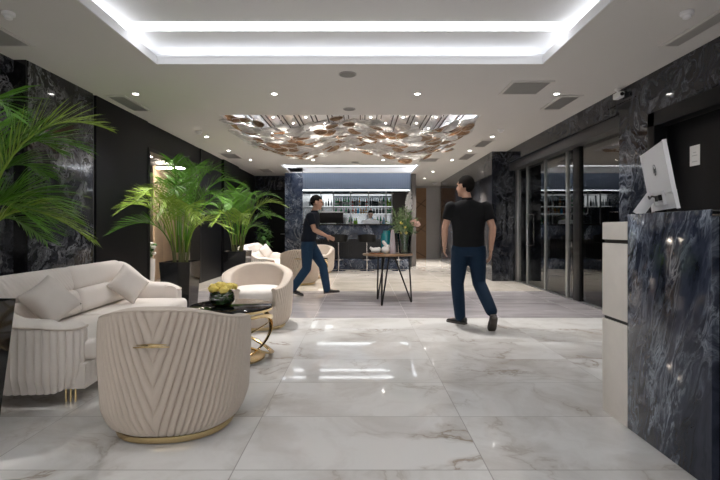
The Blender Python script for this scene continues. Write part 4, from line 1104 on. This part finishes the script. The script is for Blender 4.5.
# ------------------------------------------------------------------ people
def solid(mb, voxel, smooth=4):
    me = mb.mesh('tmp', 180); o = bpy.data.objects.new('tmp', me); C.objects.link(o)
    md = o.modifiers.new('r', 'REMESH'); md.mode = 'VOXEL'; md.voxel_size = voxel; md.use_smooth_shade = True
    ms = o.modifiers.new('s', 'SMOOTH'); ms.iterations = smooth; ms.factor = 0.5
    bpy.context.view_layer.update()
    out = bpy.data.meshes.new_from_object(o.evaluated_get(bpy.context.evaluated_depsgraph_get()))
    bpy.data.objects.remove(o); bpy.data.meshes.remove(me); out.materials.clear(); out.shade_smooth(); return out
def limb(mb, pts, rad):
    P_ = [Vector(p) for p in pts]; out = []; rr = []
    for i in range(len(P_)-1):
        for k in range(6): out.append(P_[i].lerp(P_[i+1], k/6)); rr.append(rad[i]+(rad[i+1]-rad[i])*k/6)
    out.append(P_[-1]); rr.append(rad[-1])
    mb.tube(out, rr, 14); mb.ball(P_[0], rad[0], None, 14, 10); mb.ball(P_[-1], rad[-1], None, 14, 10)
    for p, r in zip(P_[1:-1], rad[1:-1]): mb.ball(p, r, None, 14, 10)
def torso(mb, secs, lat):
    lat = Vector(lat).normalized(); rings = []
    for (c_, rx, ry) in secs:
        c_ = Vector(c_); fw = Vector((0,0,1)).cross(lat).normalized()
        rings.append([c_+lat*rx*math.copysign(abs(math.cos(2*PI*k/24))**0.85, math.cos(2*PI*k/24))+fw*ry*math.copysign(abs(math.sin(2*PI*k/24))**0.85, math.sin(2*PI*k/24)) for k in range(24)])
    mb.loft(rings)
def hand(mb, wr, d, palm, sc=1.0, curl=0.5):
    d = Vector(d).normalized(); palm = Vector(palm); palm = (palm-d*palm.dot(d)).normalized(); lat = d.cross(palm)
    wr = Vector(wr); mt = Matrix((lat, palm, d)).transposed().to_4x4()
    mb.ball(wr+d*0.05*sc, (0.040*sc, 0.017*sc, 0.055*sc), mt, 12, 8)
    for k, (off, ln) in enumerate(((-0.030, 0.072), (-0.010, 0.082), (0.010, 0.076), (0.029, 0.060))):
        b = wr+d*0.088*sc+lat*off*sc; p = b; dd = d.copy(); pts = [wr+d*0.05*sc+lat*off*0.8*sc, b]
        for seg in range(3):
            dd = (dd+palm*curl*0.55).normalized(); p = p+dd*ln*sc/3; pts.append(p)
        limb(mb, pts, [0.009*sc]*2+[0.0088*sc, 0.008*sc, 0.0068*sc])
    b = wr+d*0.03*sc-lat*0.034*sc; dd = (d*0.8-lat*0.6+palm*0.45).normalized(); p1 = b+dd*0.04*sc; dd2 = (dd+palm*0.3+lat*0.3).normalized()
    limb(mb, [wr+d*0.02*sc-lat*0.015*sc, b, p1, p1+dd2*0.032*sc], [0.012*sc, 0.012*sc, 0.0105*sc, 0.0085*sc])
def head(mb, c_, rz, nod=0.0, s=1.0):
    mt = Rz(rz) @ Matrix.Rotation(nod, 4, 'X'); c_ = Vector(c_); E = lambda x, y, z: c_+(mt @ Vector((x*s, y*s, z*s)))
    mb.ball(E(0, -0.012, 0.03), (0.076*s, 0.094*s, 0.090*s), mt, 20, 14)
    mb.ball(E(0, 0.022, -0.035), (0.062*s, 0.070*s, 0.085*s), mt, 18, 12)
    mb.ball(E(0, 0.060, -0.092), (0.030*s, 0.028*s, 0.022*s), mt, 12, 8)
    mb.tube([E(0, 0.086, 0.018), E(0, 0.108, -0.022), E(0, 0.092, -0.034)], [0.009*s, 0.014*s, 0.010*s], 8)
    mb.ball(E(0, 0.080, -0.062), (0.025*s, 0.014*s, 0.010*s), mt, 10, 6)
    mb.ball(E(0, 0.078, 0.034), (0.055*s, 0.016*s, 0.010*s), mt, 10, 6)
    for q in (-1, 1): mb.ball(E(q*0.078, -0.008, -0.008), (0.010*s, 0.020*s, 0.033*s), mt, 10, 8)
    return E, mt
def hairmesh(E, mt, s=1.0, low=-0.02, extra=1.10):
    m_ = MB()
    m_.ball(E(0, -0.020, 0.028), (0.079*s*extra, 0.095*s*extra, 0.098*s*extra), mt, 28, 20)
    bad = []
    inv = mt.to_3x3().inverted(); c0 = E(0, 0, 0)
    for v in m_.bm.verts:
        q = inv @ (v.co-c0)/s
        lim = 0.058 if q.y > 0.045 else (0.02 if q.y > 0.0 else (-0.085 if q.y < -0.045 else low))
        if q.z < lim: bad.append(v)
    bmesh.ops.delete(m_.bm, geom=bad, context='VERTS')
    return m_
def eyes(E, mt, par, s=1.0):
    for q in (-1, 1): MB().ball(E(q*0.030, 0.077, 0.016), (0.013*s, 0.010*s, 0.008*s), mt, 10, 8).build('eye', M['eye'], par, 180)
def shoe(name, heel, toe, up, m, par, tilt=0.0):
    heel, toe = Vector(heel), Vector(toe); d = (toe-heel); L = d.length; d.normalize(); upv = Vector(up); upv = (upv-d*upv.dot(d)).normalized(); lat = d.cross(upv)
    m_ = MB(); R = []; 
    secs = [(-0.01, 0.026, 0.075), (0.03, 0.036, 0.085), (0.30, 0.036, 0.082), (0.52, 0.043, 0.062), (0.78, 0.047, 0.048), (0.94, 0.036, 0.040), (1.02, 0.015, 0.025)]
    for (f, w_, h) in secs:
        c_ = heel+d*L*f; ring = []
        for k in range(16):
            a = 2*PI*k/16; y = math.sin(a); ring.append(c_+lat*w_*math.copysign(abs(math.cos(a))**0.7, math.cos(a))+upv*(0.018+(h-0.018)*(0.5+0.5*y)))
        R.append(ring)
    m_.loft(R); o = m_.build(name, m, par, 60)
    s = MB(); R = []
    for (f, w_, h) in secs:
        c_ = heel+d*L*f; R.append([c_+lat*w_*1.06*q+upv*z for q, z in ((-1, 0), (1, 0), (1, 0.02), (-1, 0.02))])
    s.loft(R); s.build('sole', M['sole'], o)
    return o
def person(label, loc, rz, P_, skin, shirt_m, jeans_m, shoe_ms, long_sleeve=False, hd=(0, 0), shirt_hem=0.93, vox=0.007):
    t = thing('person', label, 'person', loc, rz)
    V = lambda k: Vector(P_[k])-(Vector((0,0,0.024)) if k.startswith('sh') else Vector())
    pel, che, nk = V('pelvis'), V('chest'), V('neck'); lat = V('shR')-V('shL'); hl = V('hipR')-V('hipL')
    b = MB()
    torso(b, [(pel+Vector((0,0,-0.06)), 0.145, 0.095), (pel+Vector((0,0,0.02)), 0.155, 0.10), (pel.lerp(che, 0.4), 0.135, 0.09), (che, 0.16, 0.105), (che.lerp(nk, 0.55), 0.15, 0.09), (nk-(nk-che).normalized()*0.03, 0.07, 0.06)], lat)
    limb(b, [nk-Vector((0,0,0.06)), nk, V('head')+Vector((0,0,-0.03))], [0.06, 0.053, 0.05])
    E, mt = head(b, V('head'), hd[0], hd[1], 1.04)
    for s in 'LR':
        limb(b, [V('sh'+s)+Vector((0,0,-0.012)), V('el'+s), V('wr'+s)], [0.047, 0.040, 0.027])
        limb(b, [V('el'+s), V('el'+s).lerp(V('wr'+s), 0.35), V('wr'+s)], [0.040, 0.041, 0.026])
        hand(b, V('wr'+s), V('wr'+s)-V('el'+s)+Vector(P_.get('hd'+s, (0,0,0))), P_['pm'+s], 1.0, 0.5)
        limb(b, [V('hip'+s), V('kn'+s), V('an'+s)], [0.082, 0.052, 0.036]); limb(b, [V('kn'+s), V('kn'+s).lerp(V('an'+s), 0.35), V('an'+s)], [0.05, 0.056, 0.036])
        ht = V('he'+s); tt = V('to'+s); limb(b, [V('an'+s), ht.lerp(tt, 0.3)+Vector((0,0,0.04)), ht.lerp(tt, 0.8)+Vector((0,0,0.03))], [0.034, 0.030, 0.022])
    me = solid(b, vox); me.materials.append(skin); bo = link('body', me, t)
    # shirt
    g = MB(); a_ = pel.lerp(che, 0.02); hem = a_.copy(); hem.z = shirt_hem
    torso(g, [(hem, 0.186, 0.126), (pel+Vector((0,0,0.06)), 0.186, 0.128), (pel.lerp(che, 0.5), 0.186, 0.122), (che, 0.208, 0.132), (che.lerp(nk, 0.42), 0.218, 0.120), (che.lerp(nk, 0.62), 0.205, 0.108), (che.lerp(nk, 0.78), 0.160, 0.095), (che.lerp(nk, 0.90), 0.100, 0.085), (nk-(nk-che).normalized()*0.015, 0.075, 0.075)], lat)
    for s in 'LR':
        e = V('wr'+s) if long_sleeve else None
        k = V('sh'+s).lerp(V('el'+s), 0.62)
        g.ball(V('sh'+s)+Vector((0,0,-0.006)), 0.076, None, 14, 10)
        if long_sleeve: limb(g, [V('sh'+s), V('el'+s), V('el'+s).lerp(V('wr'+s), 0.93)], [0.072, 0.056, 0.042])
        else: g.tube([V('sh'+s), V('sh'+s).lerp(V('el'+s), 0.3), k], [0.074, 0.070, 0.066], 16)
    me = solid(g, 0.010, 14); me.materials.append(shirt_m); so = link('shirt', me, t)
    cr_ = MB(); cl = nk+Vector((0,0,0.0)); cr_.lathe([(0.066, -0.03), (0.063, 0.012), (0.058, 0.012)], 20, c=tuple(cl), capb=False, capt=False); cr_.build('collar', shirt_m, so)
    # trousers
    j = MB()
    torso(j, [(pel+Vector((0,0,0.05)), 0.160, 0.110), (pel, 0.168, 0.116), (pel+Vector((0,0,-0.06)), 0.172, 0.118), (pel+Vector((0,0,-0.12)), 0.15, 0.105)], hl)
    for s in 'LR':
        cuff = V('an'+s)+(V('kn'+s)-V('an'+s)).normalized()*-0.01
        limb(j, [V('hip'+s), V('hip'+s).lerp(V('kn'+s), 0.5), V('kn'+s), V('kn'+s).lerp(cuff, 0.4), cuff], [0.110, 0.098, 0.078, 0.076, 0.066])
    me = solid(j, 0.010, 5); me.materials.append(jeans_m); link('jeans', me, t)
    for s, m_ in zip('LR', shoe_ms): shoe('shoe', P_['he'+s], P_['to'+s], P_.get('up'+s, (0,0,1)), m_, t)
    h_ = hairmesh(E, mt, 1.0).build('hair', M['hair'], t, 180)
    eyes(E, mt, t)
    return t
person('man in black t-shirt and dark jeans walking away past the table, head turned left', (1.27, 5.25, 0), 0,
    dict(pelvis=(0.0, 0, 0.95), chest=(0.0, 0.02, 1.28), neck=(-0.01, 0.03, 1.50), head=(-0.035, 0.045, 1.645),
         shL=(-0.205, 0.02, 1.425), elL=(-0.27, 0.05, 1.16), wrL=(-0.255, 0.16, 0.94), pmL=(1, 0, 0), shR=(0.205, 0.0, 1.425), elR=(0.27, -0.05, 1.15), wrR=(0.262, 0.0, 0.90), pmR=(-1, 0, 0),
         hipL=(-0.092, 0.01, 0.90), knL=(-0.115, 0.09, 0.49), anL=(-0.075, 0.12, 0.10), heL=(-0.015, 0.07, 0.0), toL=(-0.20, 0.26, 0.0),
         hipR=(0.092, -0.01, 0.90), knR=(0.13, 0.03, 0.50), anR=(0.185, -0.27, 0.235), heR=(0.185, -0.345, 0.20), toR=(0.20, -0.22, -0.005), upR=(0, -1, 0.35)),
    M['skin'], M['tee_black'], M['jeans'], (M['shoe'], M['shoe_brown']), hd=(0.75, 0.0))
person('man in dark navy t-shirt and blue jeans striding right past the far armchairs', (-0.89, 7.72, 0), -PI/2,
    dict(pelvis=(0.0, -0.02, 0.92), chest=(0.0, 0.03, 1.24), neck=(0.0, 0.08, 1.455), head=(0.0, 0.125, 1.605),
         shL=(-0.20, 0.07, 1.385), elL=(-0.25, -0.10, 1.14), wrL=(-0.21, -0.03, 0.91), pmL=(1, 0, 0), shR=(0.20, 0.03, 1.385), elR=(0.25, 0.11, 1.13), wrR=(0.20, 0.31, 1.03), pmR=(-1, 0, 0),
         hipL=(-0.09, 0.0, 0.87), knL=(-0.10, 0.22, 0.50), anL=(-0.09, 0.29, 0.10), heL=(-0.09, 0.24, 0.015), toL=(-0.09, 0.51, 0.04),
         hipR=(0.09, -0.03, 0.87), knR=(0.10, -0.04, 0.47), anR=(0.10, -0.28, 0.13), heR=(0.10, -0.345, 0.075), toR=(0.10, -0.10, 0.0)),
    M['skin'], M['tee_navy'], M['jeans_blue'], (M['shoe_brown'], M['shoe']), hd=(0.0, -0.12))
person('bartender in a white shirt standing behind the marble bar counter', (0.30, 14.25, 0), PI,
    dict(pelvis=(0.0, -0.04, 0.95), chest=(0.0, 0.02, 1.27), neck=(0.0, 0.06, 1.49), head=(0.0, 0.095, 1.625),
         shL=(-0.20, 0.03, 1.41), elL=(-0.29, 0.10, 1.20), wrL=(-0.20, 0.26, 1.20), pmL=(0, 0, -1), shR=(0.20, 0.03, 1.41), elR=(0.29, 0.10, 1.20), wrR=(0.20, 0.26, 1.20), pmR=(0, 0, -1),
         hipL=(-0.09, -0.02, 0.90), knL=(-0.10, 0.0, 0.49), anL=(-0.10, -0.03, 0.10), heL=(-0.10, -0.08, 0.0), toL=(-0.13, 0.17, 0.0),
         hipR=(0.09, -0.02, 0.90), knR=(0.10, 0.0, 0.49), anR=(0.10, -0.03, 0.10), heR=(0.10, -0.08, 0.0), toR=(0.13, 0.17, 0.0)),
    M['skin_pale'], M['shirt_white'], M['jeans'], (M['shoe'], M['shoe']), long_sleeve=True, hd=(0.0, -0.2))

# ------------------------------------------------------------------ shop behind the glass
t = thing('reflection_shelf', 'dark made-up shelving with pale lit shelves imitating reflections in the glass front', 'shelving', (5.12, 7.4, 0))  # made-up lit shelving, stands in for reflections in the glass
f = MB(); f.box(-0.15, 0.15, -1.7, -1.65, 0, 2.4); f.box(-0.15, 0.15, 1.9, 1.95, 0, 2.4); f.box(0.13, 0.15, -1.7, 1.95, 0, 2.4); f.build('frame', M['black_metal'], t)
for z in (0.9, 1.25, 1.62, 2.0):
    s = MB().box(-0.15, 0.13, -1.65, 1.9, z-0.02, z).build('shelf', M['white_metal'], t)
    if z in (1.25, 1.62): MB().box(-0.158, -0.15, -1.65, 1.9, z-0.02, z-0.008).build('led_line', M['shelf_led'], s)
for i in range(16):
    bottle(5.10, 5.95+i*0.22, 1.25, br.choice(['clear', 'green', 'clear', 'blue']), br.choice(['spirit', 'short', 'decanter']), 'on the made-up lit shelf imitating reflections in the glass front', 'behind the glass front', 1.0)  # bottles added as part of the imitated reflections
o = MB().box(4.2, 4.26, 5.6, 9.2, 2.60, 2.64).build('linear_light', M['strip']); tag(o, 'added light strip under the shop ceiling imitating streaks reflected in the glass front', 'ceiling light')  # strip added to brighten the shop and mimic reflected white streaks
o = MB().box(-0.17, 0.17, -0.17, 0.17, 0, 0.42, 0.006).build('plinth', M['white_metal']); o.location = (3.98, 8.85, 0); tag(o, 'white square plinth standing behind the glass front', 'plinth')
o = MB().lathe([(0.075, 0), (0.075, 2.6)], 20).build('curtain_column', M['stone']); o.location = (3.78, 9.3, 0.0); tag(o, 'tall beige column just behind the glass door', 'column')
